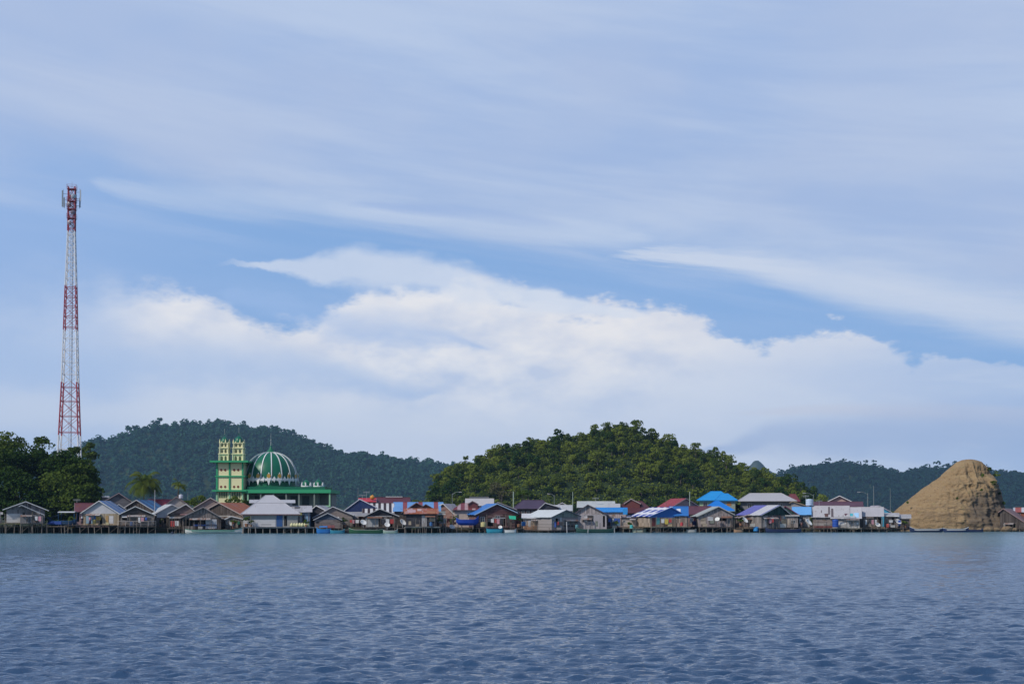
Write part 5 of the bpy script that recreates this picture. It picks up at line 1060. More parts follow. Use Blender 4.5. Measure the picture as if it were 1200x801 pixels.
# ------------------------------------------------------------------ lattice tower
def tower():
    Y = 335.0; xc = WX(81.5, Y, 520); Z = lambda py: W(81, py, Y)[1]
    m, g, b = newmat('tower_paint', .5, .4); t = g.new('ShaderNodeTexCoord').outputs['Object']; z = g.sep(t)[2]
    f = None
    for (a, b_) in ((510, 448), (387, 335), (271, 200)):
        s_ = g.m('MULTIPLY', g.m('GREATER_THAN', z, Z(a)), g.m('LESS_THAN', z, Z(b_))); f = s_ if f is None else g.m('ADD', f, s_)
    g.put(b.inputs['Base Color'], g.mix(f, (.80, .80, .82), (.40, .07, .09)))
    root = empty('radio_tower', (xc, Y, 0), R(9), label='tall red and white lattice radio tower with antennas at its top, behind the shore trees', cat='radio tower')
    zt = Z(219); hw = lambda z_: float(np.interp(z_, [1, Z(512), Z(448), Z(387), Z(335), Z(272), zt], [2.75, 2.2, 1.72, 1.45, 1.2, .80, .78]))
    zs = [1.0]; 
    while zs[-1] < zt - 1: zs.append(min(zt, zs[-1] + max(1.5, hw(zs[-1]) * 1.75)))
    zs[-1] = zt
    cn = ((-1, -1), (1, -1), (1, 1), (-1, 1))
    for sx, sy in cn:
        mb = MB()
        for a, b_ in zip(zs[:-1], zs[1:]): mb.bar((sx * hw(a), sy * hw(a), a), (sx * hw(b_), sy * hw(b_), b_), .17 if a < 40 else .13, 5)
        mb.build('leg', m, root)
    hb = MB(); db = MB()
    for i, (a, b_) in enumerate(zip(zs[:-1], zs[1:])):
        for j in range(4):
            p, q = cn[j], cn[(j + 1) % 4]; ha, hb_ = hw(a), hw(b_)
            hb.bar((p[0] * ha, p[1] * ha, a), (q[0] * ha, q[1] * ha, a), .09, 4)
            db.bar((p[0] * ha, p[1] * ha, a), (q[0] * hb_, q[1] * hb_, b_), .062, 4); db.bar((q[0] * ha, q[1] * ha, a), (p[0] * hb_, p[1] * hb_, b_), .062, 4)
    db.add(hb.v, hb.f).build('bracing', m, root)
    ld = MB(); ld.box(-.22, -.16, -.1, -.04, 1, zt); ld.box(.16, .22, -.1, -.04, 1, zt); ld.box(.30, .46, .0, .06, 1, zt - 3)
    z_ = 1.4
    while z_ < zt: ld.box(-.16, .16, -.09, -.05, z_, z_ + .05); z_ += .45
    ld.build('ladder', metal_plain((.35, .37, .42)), root)
    for py in (222, 236.5, 245.5, 256):
        z_ = Z(py); w_ = 1.05; pl = MB()
        pl.box(-w_, w_, -w_, w_, z_ - .04, z_); 
        for hgt in (.5, 1.0):
            for j in range(4): p, q = cn[j], cn[(j + 1) % 4]; pl.bar((p[0] * w_, p[1] * w_, z_ + hgt), (q[0] * w_, q[1] * w_, z_ + hgt), .03, 4)
        for p in cn: pl.bar((p[0] * w_, p[1] * w_, z_), (p[0] * w_, p[1] * w_, z_ + 1), .03, 4)
        pl.build('platform', m, root)
    arm = metal_plain((.25, .20, .24)); ant = metal_plain((.30, .36, .42)); antw = metal_plain((.5, .55, .6))
    for (ang, dist, pa, pb, mat) in ((195, 2.15, 224, 243, ant), (215, 1.95, 233, 244, ant), (-20, 2.2, 223, 236, antw), (-5, 1.9, 233, 243, ant), (110, 2.0, 226, 241, ant), (70, 2.0, 226, 241, antw)):
        c_, s_ = math.cos(R(ang)), math.sin(R(ang)); x, y = c_ * dist, s_ * dist
        ao = MB().box(x - .14, x + .14, y - .09, y + .09, Z(pb), Z(pa)).build('antenna', mat, root)
        mm = MB()
        for q in (.2, .8): zz = Z(pb) + (Z(pa) - Z(pb)) * q; mm.bar((c_ * .8, s_ * .8, zz), (x, y, zz), .045, 4)
        mm.bar((x - c_ * .16, y - s_ * .16, Z(pb) - .3), (x - c_ * .16, y - s_ * .16, Z(pa) + .3), .045, 5); mm.build('antenna_mount', arm, ao)
    for (ang, py, r_) in ((-60, 231, .55), (-120, 240, .45), (-70, 249.5, .5), (-110, 262, .5)):
        c_, s_ = math.cos(R(ang)), math.sin(R(ang)); o = MB().lathe([(r_, 0), (r_, .35), (r_ * .4, .45)], 16).build('dish_antenna', arm if r_ < .52 else antw, root)
        o.location = (c_ * 1.0, s_ * 1.0, Z(py)); o.rotation_euler = (R(90), 0, R(ang + 90))
    MB().bar((0, 0, zt), (0, 0, zt + 1.2), .03, 5).build('lightning_rod', arm, root)
tower()
#@@SMALL
# ================================================================== BOATS, POLES, PEOPLE AND CLUTTER
def boat(label, px0, px1, ytop, yw, Y, hull, rim, inner=None, bow=1, rise=.35, canopy=None, group='boats moored along the village', beam=None, thw=3, rz=0, support=False, stripe=None):
    P_ = ppm(Y); L_ = (px1 - px0) / P_; xc = WX((px0 + px1) / 2, Y); zw = WZ(yw, Y) if support else 0.0; H = max(.35, WZ(ytop, Y) - (zw if support else 0)) * .92
    B = beam or max(.7, min(1.9, L_ * .16)); root = empty('boat', (xc, Y, zw), rz, label=label, cat='boat', group=group)
    n = 24; vs = []; fs = []; dz = -.22 if not support else 0
    def sec(t, k):
        s = abs(2 * t - 1); w = B / 2 * (1 - s ** 3.0) ** .8 + .03; e = max(0, s - .55) / .45; up = rise * e * e * (1.5 if (t > .5) == (bow > 0) else .7)
        zt_ = H * .78 + up; zb_ = dz + e ** 2.2 * (H * .5); w *= k; ins = (1 - k) * .6
        return [(-w, zt_), (-w * .86, zb_ + (zt_ - zb_) * .42 + ins), (-w * .35, zb_ + ins * .6), (w * .35, zb_ + ins * .6), (w * .86, zb_ + (zt_ - zb_) * .42 + ins), (w, zt_)]
    for k in (1.0, .9):
        for i in range(n + 1):
            t = i / n
            for (yy, zz) in sec(t, k): vs.append((-L_ / 2 + L_ * t, yy, zz))
    m_ = 6; off = (n + 1) * m_
    for o_ in (0, off):
        for i in range(n):
            for j in range(m_ - 1): a = o_ + i * m_ + j; fs.append((a, a + 1, a + m_ + 1, a + m_))
    for i in range(n):
        for j in (0, m_ - 1): a = i * m_ + j; fs.append((a, a + m_, a + m_ + off, a + off))
    MB().add(vs, fs).build('hull', hull, root)
    rm = MB()
    for j in (0, m_ - 1):
        for i in range(n): rm.bar(Vector(vs[i * m_ + j]) + Vector((0, 0, .03)), Vector(vs[(i + 1) * m_ + j]) + Vector((0, 0, .03)), .045, 4)
    rm.build('gunwale', rim, root)
    if stripe:
        sm = MB()
        for i in range(3, n - 3):
            a, b_ = Vector(vs[i * m_]), Vector(vs[(i + 1) * m_]); q = Vector((0, -.03, -.12)); sm.slab([a + q, b_ + q, b_ + q + Vector((0, .02, -.14)), a + q + Vector((0, .02, -.14))], (0, -.03, 0))
        sm.build('stripe', stripe, root)
    for i in range(thw):
        t = (i + 1) / (thw + 1); x = -L_ / 2 + L_ * t; w = sec(t, .9)[5][0]; MB().box(x - .12, x + .12, -w, w, H * .62, H * .62 + .04).build('thwart', inner or rim, root)
    if canopy:
        c0, c1, hh, cm = canopy; xa, xb = -L_ / 2 + L_ * c0, -L_ / 2 + L_ * c1
        cn = MB()
        for i in range(6):
            a0, a1 = -1 + i / 3, -1 + (i + 1) / 3; f = lambda a: hh + .22 * (1 - a * a)
            cn.slab([(xa, B * .55 * a0, f(a0)), (xb, B * .55 * a0, f(a0)), (xb, B * .55 * a1, f(a1)), (xa, B * .55 * a1, f(a1))], (0, 0, .03))
        cn.build('canopy', cm, root)
        for x in (xa + .1, xb - .1):
            for sg in (-1, 1): MB().bar((x, sg * B * .42, H * .6), (x, sg * B * .45, hh + .05), .03, 5).build('post', rim, root)
    if support:
        for x in (-L_ * .25, L_ * .25): MB().box(x - .08, x + .08, -B * .5, B * .5, -.75, .04).build('cradle', STILT, root)
    return root
pb = lambda *c: paint(c, .5, .25)
DG, DBL, TEAL, WH = pb(.02, .07, .06), pb(.015, .03, .09), pb(.03, .28, .40), pb(.66, .68, .68)
boat('long white boat with a green raised bow moored before the open-fronted shack', 217, 284, 619.6, 624.5, 269, pb(.56, .58, .56), pb(.08, .30, .22), bow=1, rise=.3, stripe=pb(.08, .28, .22), thw=5)
boat('bright blue boat with a blue tarp cover, left of the small brown hut', 371, 388, 618.2, 624.4, 271.5, pb(.02, .16, .48), pb(.05, .30, .60), bow=-1, rise=.25, canopy=(.2, .75, 1.15, pb(.02, .18, .48)))
boat('low teal blue boat directly before the small brown hut', 387, 404, 620.3, 624.4, 271, pb(.03, .22, .34), pb(.12, .40, .50), rise=.2)
boat('short black boat between the teal boat and the long dark green boat', 401, 414, 619.5, 624.3, 271.8, pb(.03, .03, .03), pb(.15, .14, .13), bow=-1, rise=.3)
boat('long dark green boat with a broken white rim, before the pale-panelled hut', 409, 449, 619.2, 624.4, 270.5, pb(.02, .10, .05), pb(.34, .42, .36), bow=-1, rise=.25, thw=5)
boat('small pale green boat at the right of the pale-panelled hut', 449, 466, 620.6, 624, 273, pb(.30, .42, .36), WH, rise=.2)
boat('big bright blue boat hull propped up before the cream wall', 534.5, 561, 606.2, 615.2, 283, pb(.012, .06, .42), pb(.02, .10, .55), bow=1, rise=.5, beam=2.3, support=True, thw=3)
boat('teal boat tied up before the reddish-brown blue-edged house', 570, 589, 618, 622.9, 280, TEAL, pb(.03, .16, .35), rise=.2)
boat('white boat just right of the teal boat', 590, 605, 619.2, 622.9, 280.5, WH, pb(.3, .25, .24), rise=.2)
boat('long dark green boat before the lilac-grey boarded house', 675, 719.5, 618.2, 623, 281, DG, pb(.10, .16, .14), bow=-1, rise=.25, thw=5)
boat('low pale cream boat between the tan hut and the checkered roof', 741, 757, 619, 622.6, 286, pb(.50, .50, .38), pb(.55, .55, .5), rise=.12)
boat('pale flat boat under the deck right of the checkered roof', 804, 816, 619.2, 622.4, 286, pb(.48, .47, .45), pb(.3, .3, .3), rise=.1)
boat('brown flat boat left of the hut with a dish', 860, 871, 619.2, 622.4, 286, pb(.36, .22, .14), pb(.35, .28, .2), rise=.1)
boat('long dark blue boat before the dark green gable', 897, 939, 618.8, 622.9, 283, DBL, pb(.06, .07, .14), bow=-1, rise=.25, thw=5)
boat('white-topped dark blue boat nearest the sheds at the foot of the rock', 1066, 1105, 618.2, 622.6, 290, DBL, pb(.62, .66, .70), bow=-1, rise=.3, stripe=WH, thw=4)
boat('second dark blue boat at the foot of the rock, with a broader white side', 1105, 1135, 618, 622.6, 290, pb(.02, .04, .12), WH, bow=1, rise=.25, stripe=WH, thw=4)
boat('small dark empty boat right of the two white-sided boats by the rock', 1134, 1152, 619.6, 622.6, 291, DBL, pb(.05, .06, .12), bow=1, rise=.2)
boat('blue boat resting under a pale flat canopy, beside the pier with the orange float', 56, 90, 608, 616, 276, pb(.03, .09, .20), pb(.04, .16, .40), bow=-1, rise=.5, canopy=(.40, .98, 2.6, pb(.50, .52, .55)), support=True, beam=2.2)
# tarp slope at the left of that boat
o = MB().slab([(WX(54, 275), 275, WZ(607.2, 275)), (WX(71, 275), 275, WZ(602.2, 275)), (WX(71, 275), 279, WZ(601.2, 275)), (WX(54, 275), 279, WZ(606.4, 275))], (0, 0, .04)).build('tarpaulin', pb(.03, .07, .12), None, label='dark blue tarp sloping up to the pale canopy at the left shore', cat='tarpaulin')
o = MB().slab([(WX(55, 274.9), 274.85, WZ(614, 275)), (WX(72, 274.9), 274.85, WZ(614, 275)), (WX(72, 274.9), 274.85, WZ(610.6, 275)), (WX(58, 274.9), 274.85, WZ(610.6, 275))], (0, .03, 0)).build('tarpaulin', pb(.03, .08, .34), None, label='deep blue tarp hanging along the side of the canopied boat', cat='tarpaulin')
MB().slab([(WX(596, 281.4), 281.4, WZ(603.6, 281.4)), (WX(604.5, 281.4), 281.4, WZ(604.4, 281.4)), (WX(604.5, 281), 281, WZ(608.4, 281.4)), (WX(597, 281), 281, WZ(607.6, 281.4))], (0, .03, 0)).build('tarpaulin', pb(.02, .42, .26), None, label='bright green tarp hanging at the right of the blue-edged gable', cat='tarpaulin')
MB().slab([(WX(978, 289.3), 289.3, WZ(604.8, 289.3)), (WX(1003, 289.3), 289.3, WZ(604.6, 289.3)), (WX(1003, 289.3), 289.2, WZ(605.6, 289.3)), (WX(978, 289.3), 289.2, WZ(605.8, 289.3))], (0, 0, .04)).build('pipe', PALE, None, label='thin pale board lying along the eave of the roof with coloured patches', cat='board')
def patch(px0, px1, y0, y1, Y, dep, c, label):   # loose sheet laid on a roof slope
    MB().slab([(WX(px0, Y), Y, WZ(y1, Y)), (WX(px1, Y), Y, WZ(y1, Y)), (WX(px1, Y), Y + dep, WZ(y0, Y + dep)), (WX(px0, Y), Y + dep, WZ(y0, Y + dep))], (0, -.04, .06)).build('loose_sheet', pb(*c), None, label=label, cat='roof sheet', group='loose coloured sheets lying on roofs')
patch(991, 995.5, 601.8, 605.4, 290.2, 1.1, (.10, .03, .05), 'dark red sheet lying on the pale roof left of the rock')
patch(995.5, 999.5, 601.8, 605.4, 290.2, 1.1, (.06, .42, .50), 'turquoise sheet lying on the pale roof left of the rock')
patch(1002, 1006.5, 601.5, 606.6, 289.9, 1.4, (.35, .60, .85), 'light blue sheet at the right end of the pale roof left of the rock')
patch(793.5, 797.5, 596.4, 600.6, 286.0, 1.1, (.68, .70, .74), 'white square sheet on the blue roof beside the checkered roof')
patch(500, 510, 599.4, 601.6, 276.9, .8, (.34, .15, .08), 'rust-brown sheet near the eave of the black-walled house')
patch(478, 487, 598.2, 600.4, 277.2, .9, (.45, .30, .33), 'pinkish sheet on the rusty front roof of the black-walled house')
patch(967, 970.5, 602, 606, 291.2, .9, (.10, .05, .045), 'square rusty sheet near the eave of the long patched roof')
patch(345, 351, 593.6, 595.6, 276.8, .8, (.10, .10, .11), 'dark sheet on the patched grey wing beside the hipped roof')

# ---- poles
POLE = metal_plain((.27, .30, .29)); POLEG = metal_plain((.36, .44, .36))
def pole(px, ytop, Y, label, arm=0, cat='street lamp', thick=.06, mat=None, yard=0):
    x = WX(px, Y); zt_ = WZ(ytop, Y); lamp = arm != 0; mat = mat or POLE
    root = empty('street_lamp' if lamp else 'pole', (x, Y, 1.0), 0, label=label, cat=cat if lamp else 'pole', group='street lamps' if lamp else 'poles among the houses')
    MB().bar((0, 0, -.2), (0, 0, zt_ - 1.0), thick, 7, thick * .65).build('post', mat, root)
    if lamp:
        h = zt_ - 1.0; m_ = MB(); pr = Vector((0, 0, h - .3))
        for i in range(1, 7):
            t = i / 6; p = Vector((arm * t, 0, h - .3 + .55 * math.sin(t * 1.9))); m_.bar(pr, p, .03, 5); pr = p
        m_.build('arm', mat, root)
        s = 1 if arm > 0 else -1
        MB().slab([pr + Vector((0, -.11, -.05)), pr + Vector((s * .6, -.13, -.03)), pr + Vector((s * .6, .13, -.03)), pr + Vector((0, .11, -.05))], (0, 0, .11)).build('lamp_head', PALE, root)
    if yard:
        MB().box(-yard, yard, -.05, .05, zt_ - 1.6, zt_ - 1.48).build('crossarm', WOOD_DK, root)
pole(530, 577.6, 288, 'curved street lamp right of the sky-blue striped roof, arm to the right', arm=1.3)
pole(601.6, 575.5, 296, 'thick pale pole without an arm, left of the dark purple hipped roof', thick=.15, mat=POLEG)
pole(649.5, 579.6, 303, 'short street lamp with its head to the left, above the white slope', arm=-.9)
pole(671.2, 576, 306, 'pale pole against the hill, left of the long pale sheet roof', thick=.10, mat=POLEG)
pole(780.5, 582, 300, 'thin dark pole above the top of the checkered roof', thick=.05, mat=STILT)
pole(808.3, 575.8, 300, 'tall pale pole behind the verge of the red gabled roof', thick=.12, mat=POLEG)
pole(953.3, 578.8, 299, 'street lamp with a long arm to the left, beside the light blue roof', arm=-1.6)
pole(1017, 577.5, 305, 'street lamp left of the rock with its arm to the left', arm=-1.6, thick=.08)
pole(1024, 569, 312, 'tall thin pole just right of the lamp near the rock', thick=.07, yard=.0)
pole(1043.5, 572, 330, 'very thin pole at the left slope of the rock', thick=.05)
pole(181.3, 573.8, 281, 'white pole rising through the red roof right of the palm', thick=.08, mat=PALE)
pole(190.3, 577.5, 303, 'grey T-shaped pole behind the bright red roof', thick=.07, yard=.9)
pole(419.5, 571, 310, 'thin mast above the navy gable', thick=.05)
pole(120.5, 576.5, 300, 'thin mast above the pale flat roof right of the shore trees', thick=.05)
pole(220, 576, 309, 'thin grey pole above the pale gable left of the minarets', thick=.05)

# ---- TV antennas, dishes, tanks
AL = metal_plain((.5, .52, .55), .3)
def tv_antenna(px, ytop, ybase, Y, label):
    x = WX(px, Y); z0, z1 = WZ(ybase, Y), WZ(ytop, Y); root = empty('tv_antenna', (x, Y, z0), 0, label=label, cat='tv antenna', group='roof antennas')
    MB().bar((0, 0, 0), (0, 0, z1 - z0), .03, 5).build('mast', AL, root); e = MB(); h = z1 - z0
    e.bar((-.7, 0, h * .9), (.7, 0, h * .9), .025, 4)
    for k in range(7): xx = -.6 + .2 * k; e.bar((xx, -.28, h * .9), (xx, .28, h * .9), .015, 4); e.bar((xx, 0, h * .9 - .25), (xx, 0, h * .9 + .25), .015, 4)
    e.build('elements', AL, root)
tv_antenna(429.5, 575.5, 584.5, 300, 'white tv antenna standing on the small bright red roof')
tv_antenna(424.5, 579.5, 585, 301, 'shorter tv antenna left of the tall one on the bright red roof')
tv_antenna(944.5, 580, 590, 300, 'tv antenna beside the lamp arm above the light blue roof')
tv_antenna(960, 586, 592, 300, 'small tv antenna above the dark maroon roof band')
tv_antenna(302, 585.5, 590, 281, 'small tv antenna at the left of the two-tiered roof')
tv_antenna(698, 583, 588.5, 300, 'small tv antenna on the long pale sheet roof at the hill foot')
tv_antenna(90, 585, 590, 284, 'tv antenna on the red roof at the left shore')
def dish(px, py, Y, d, label, az=-20, tilt=50, m_=None):
    x, z = W(px, py, Y); root = empty('satellite_dish', (x, Y, z - .6), 0, label=label, cat='satellite dish', group='satellite dishes')
    prof = [(.02, 0)] + [(d / 2 * t, .16 * d * t * t) for t in (.3, .6, .8, 1)]
    d *= .8; o = MB(); n = 20; vs = []; fs = []
    for r_, zz in prof:
        for i in range(n): a = 2 * math.pi * i / n; vs.append((r_ * math.cos(a), r_ * math.sin(a), zz))
    for j in range(len(prof) - 1):
        for i in range(n): fs.append((j * n + i, j * n + (i + 1) % n, (j + 1) * n + (i + 1) % n, (j + 1) * n + i))
    ob = o.add(vs, fs).build('reflector', m_ or pb(.74, .74, .72), root, smooth=True); ob.location = (0, 0, .6); ob.rotation_euler = (R(tilt), 0, R(az))
    so = ob.modifiers.new('t', 'SOLIDIFY'); so.thickness = .03
    MB().bar((0, .1, -.3), (0, .05, .58), .04, 5).build('mount', AL, root)
    MB().bar((0, 0, .6), (.0, -.35 * d, .6 + .35 * d), .02, 4).build('feed_arm', AL, root)
for px, py, Y, d, lb, a in ((425.6, 612.3, 276, 1.3, 'white satellite dish before the reddish boards left of the pale-panelled hut', 35), (453.7, 615, 276.5, 1.1, 'white satellite dish at the dark porch of the pale-panelled hut', 20),
                            (471.8, 612.3, 277, 1.5, 'tilted white satellite dish at the left of the black-walled house', 50), (529.6, 617.6, 283, 1.2, 'white satellite dish near the water under the curved street lamp', 30),
                            (840.7, 608.4, 286, 1.0, 'white satellite dish on the grey-brown gabled house', -20), (872.5, 609.6, 286.5, 1.5, 'white satellite dish on the hut beside the young tree', 45),
                            (947.4, 612.3, 288, 1.6, 'tilted white satellite dish under the light blue roof', 50), (1052.5, 611.4, 292.5, 1.3, 'white satellite dish on the last shed touching the rock', 20),
                            (1028.5, 615, 291.5, 1.1, 'white satellite dish on the deck left of the white verge shed', 15), (586.3, 617.7, 280.3, .8, 'small white round dish just above the teal boat', 0)):
    dish(px, py, Y, d, lb, a)
def tank(px, py, Y, r, h, c, label, cat='water tank', name='water_tank', grp=None):
    x, z = W(px, py, Y); root = empty(name, (x, Y, z), 0, label=label, cat=cat, group=grp)
    prof = [(r * .9, 0), (r, .05 * h), (r, .3 * h), (r * .96, .33 * h), (r, .36 * h), (r, .64 * h), (r * .96, .67 * h), (r, .7 * h), (r, .93 * h), (r * .9, h)]
    MB().lathe(prof, 18).build('body', pb(*c), root, smooth=True); MB().lathe([(r * .5, h - .01), (r * .5, h + .06), (r * .1, h + .08)], 12).build('lid', pb(*[v * .8 for v in c]), root)
tank(212, 583.6, 288, .42, .75, (.60, .60, .68), 'white round tank on top of the broad beige gable')
tank(948.5, 592.2, 296, .75, 1.35, (.50, .60, .74), 'pale blue water tank at the foot of the lamp beside the light blue roof')
tank(979, 617.4, 289.0, .62, 1.55, (.02, .08, .38), 'tall blue barrel against the patched pale-roofed house')
GD = 'drums and barrels along the decks'
for px, py, Y, r, h, c, lb in ((886, 622, 285.5, .55, .85, (.03, .25, .60), 'bright blue drum at the waterline before the hut with a dish'), (613.5, 616, 283.6, .4, .8, (.02, .12, .35), 'blue drum left of the beige boarded hut'),
                               (740, 619, 286.3, .35, .7, (.06, .42, .44), 'turquoise drum on the deck of the tan boarded hut'), (566.5, 617, 281, .55, .9, (.52, .46, .22), 'yellowish drum at the left corner of the reddish-brown house'),
                               (813.5, 614.8, 290, .4, .8, (.03, .04, .18), 'dark blue drum beside the brown gabled house under the maroon roof'), (799, 616, 283.3, .3, .7, (.45, .05, .06), 'red drum on the checkered house deck'),
                               (110.5, 613.6, 271.2, .3, .8, (.55, .42, .10), 'yellow drum before the painted front on the left pier'), (505, 616, 275.8, .28, .7, (.05, .15, .35), 'small blue drum on the deck of the black-walled house'),
                               (154, 615.6, 271, .3, .7, (.08, .14, .30), 'dark blue drum behind the long pale railing'), (676, 619, 283, .33, .75, (.10, .25, .30), 'grey-teal drum beside the lilac-grey house'),
                               (1040.5, 617.6, 292.6, .32, .7, (.50, .10, .08), 'red drum at the white verge shed'), (893, 618, 285.9, .35, .7, (.40, .06, .10), 'dark red drum next to the bright blue drum')):
    tank(px, py, Y, r, h, c, lb, 'drum', 'drum', GD)
# eight pale jars on the long deck: one of each kind, then copies
def jar0():
    root = empty('jar', (0, 0, 0), 0, label='round yellowish-white jar in the row on the grey deck under the yellow sign', cat='jar', group='row of jars on the grey deck')
    MB().lathe([(.2, 0), (.33, .12), (.37, .35), (.28, .55), (.18, .62), (.2, .70)], 14).build('body', pb(.60, .58, .34), root, smooth=True)
    MB().lathe([(.2, .69), (.2, .74), (.05, .77)], 12).build('lid', pb(.5, .5, .4), root); return root
j0 = jar0(); jk = list(j0.children)
for i in range(7):
    if i == 0: r_ = j0
    else:
        r_ = j0.copy(); COL.objects.link(r_)
        for c_ in jk: d_ = c_.copy(); COL.objects.link(d_); d_.parent = r_
    x, z = W(342 + i * 3.1, 616.9, 273.6); r_.location = (x, 273.6 + .1 * (i % 2), z + .02)
# orange ball finial, orange float, buoy
x, z = W(436.3, 583.6, 300.5); o = MB().lathe([(.05, 0), (.35, .12), (.52, .45), (.45, .78), (.2, .95), (.04, 1.1)], 18).build('roof_ball', pb(.60, .28, .05), None, smooth=True, label='orange ball ornament on the bright red roof', cat='roof ornament'); o.location = (x, 300.5, z - .3)
x, z = W(83, 618.6, 273); root = empty('float', (x, 273, z), 0, label='orange float tied at the foot of the left pier', cat='float')
o = MB().lathe([(.03, -.75), (.25, -.65), (.33, -.3), (.33, .3), (.25, .65), (.03, .75)], 14).build('body', pb(.62, .26, .04), root, smooth=True); o.rotation_euler = (0, R(82), 0); o.location = (0, 0, .25)
MB().lathe([(.34, -.06), (.37, 0), (.34, .06)], 14).build('band', pb(.6, .5, .3), root).rotation_euler = (0, R(82), 0); root.children[1].location = (0, 0, .25)
o = MB().lathe([(.05, -.15), (.25, -.05), (.3, .12), (.2, .3), (.05, .38)], 12).build('buoy', pb(.02, .03, .06), None, smooth=True, label='small black buoy floating in the gap between the left decks', cat='buoy'); o.location = (WX(202, 266, 624), 266, 0)

# ---- laundry lines, crates, pots
def laundry(px0, px1, py, Y, cols, label, seed):
    rng = random.Random(seed); x0, z = W(px0, py, Y); x1 = WX(px1, Y, py); root = empty('clothesline', ((x0 + x1) / 2, Y, z), 0, label=label, cat='clothesline', group='clotheslines'); h = (x1 - x0) / 2
    for s in (-1, 1): MB().bar((s * h, 0, -1.7), (s * h, 0, .05), .035, 5).build('post', STILT, root)
    MB().bar((-h, 0, 0), (h, 0, 0), .012, 4).build('line', PALE, root); x = -h + .15; i = 0
    while x < h - .45:
        w = rng.uniform(.35, .8); l = rng.uniform(.5, 1.1); w = min(w, h - .1 - x); k = rng.uniform(-.06, .06)
        MB().slab([(x, 0, 0), (x + w, 0, 0), (x + w * .97, k, -l), (x + w * .5, k * .5, -l * 1.03), (x + .02, k, -l * .97)], (0, .02, 0)).build('garment', pb(*cols[i % len(cols)]), root); x += w + rng.uniform(.05, .25); i += 1
WHc, RDc, BLc, YLc, PKc, GNc, BKc = (.6, .6, .62), (.40, .05, .05), (.04, .10, .40), (.55, .42, .08), (.50, .25, .30), (.05, .25, .15), (.04, .04, .05)
for a in ((161, 178, 605.8, 270.8, (WHc, PKc, BLc, BKc), 'clothesline with mixed washing behind the long pale railing', 1), (199, 210, 610, 273.8, (RDc, WHc, BKc), 'clothesline with red and white washing at the pink-gabled shack', 2),
          (268, 284, 610.4, 274.2, (WHc, BKc, GNc), 'clothesline before the little porch house', 3), (409, 424, 608.6, 278.6, (RDc, PKc, WHc, BKc), 'clothesline with reddish washing left of the pale-panelled hut', 4),
          (446, 462, 607.8, 277.4, (BKc, WHc, RDc), 'clothesline across the dark porch of the pale-panelled hut', 5), (518, 530, 607, 285, (WHc, RDc, YLc), 'clothesline at the low house left of the curved lamp', 6),
          (571, 590, 607.6, 282.4, (BKc, WHc, RDc, PKc), 'clothesline before the reddish-brown blue-edged house', 7), (648, 660, 610.8, 282, (BLc, RDc, BKc), 'clothesline at the grey house with the white slope', 8),
          (712, 727, 607, 287.6, (BLc, WHc, BLc), 'clothesline under the vivid blue strip roof', 9), (774, 790, 607.8, 283.2, (WHc, YLc, RDc, BLc), 'clothesline on the deck under the checkered roof', 10),
          (808, 821, 606.5, 290, (WHc, RDc, BLc), 'clothesline under the maroon sheet roof', 11), (900, 913, 607.4, 285.6, (PKc, RDc, BKc), 'clothesline before the dark green gable', 12),
          (936, 949, 607.5, 289, (WHc, BKc, WHc), 'clothesline under the light blue roof', 13), (1013, 1030, 608.6, 291.2, (WHc, BKc, PKc), 'clothesline before the dark open-fronted house near the rock', 14), (1041, 1056, 609, 292.4, (WHc, BKc, BLc), 'clothesline at the sheds touching the rock', 15),
          (40, 50, 604.6, 271.2, (WHc, PKc, BLc), 'clothesline at the right end of the leftmost pier', 16)):
    laundry(*a)
def crate(px, py, Y, w, h, c, label, name='crate', cat='crate'):
    x, z = W(px, py, Y); m_ = MB(); n = max(2, int(h / .14))
    for i in range(n):
        za = h * i / n; m_.box(-w / 2, w / 2, -w * .35, -w * .35 + .025, za, za + h / n - .03); m_.box(-w / 2, w / 2, w * .35 - .025, w * .35, za, za + h / n - .03)
        m_.box(-w / 2, -w / 2 + .025, -w * .34, w * .34, za, za + h / n - .03); m_.box(w / 2 - .025, w / 2, -w * .34, w * .34, za, za + h / n - .03)
    m_.box(-w / 2 + .03, w / 2 - .03, -w * .33, w * .33, 0, .03)
    for sx in (-1, 1):
        for sy in (-1, 1): m_.box(sx * (w / 2 - .05) - .03, sx * (w / 2 - .05) + .03, sy * (w * .35 - .05) - .02, sy * (w * .35 - .05) + .02, .03, h)
    m_.build(name, plank(c, 'h', .2, .3), None, label=label, cat=cat, group='crates on the decks').location = (x, Y, z)
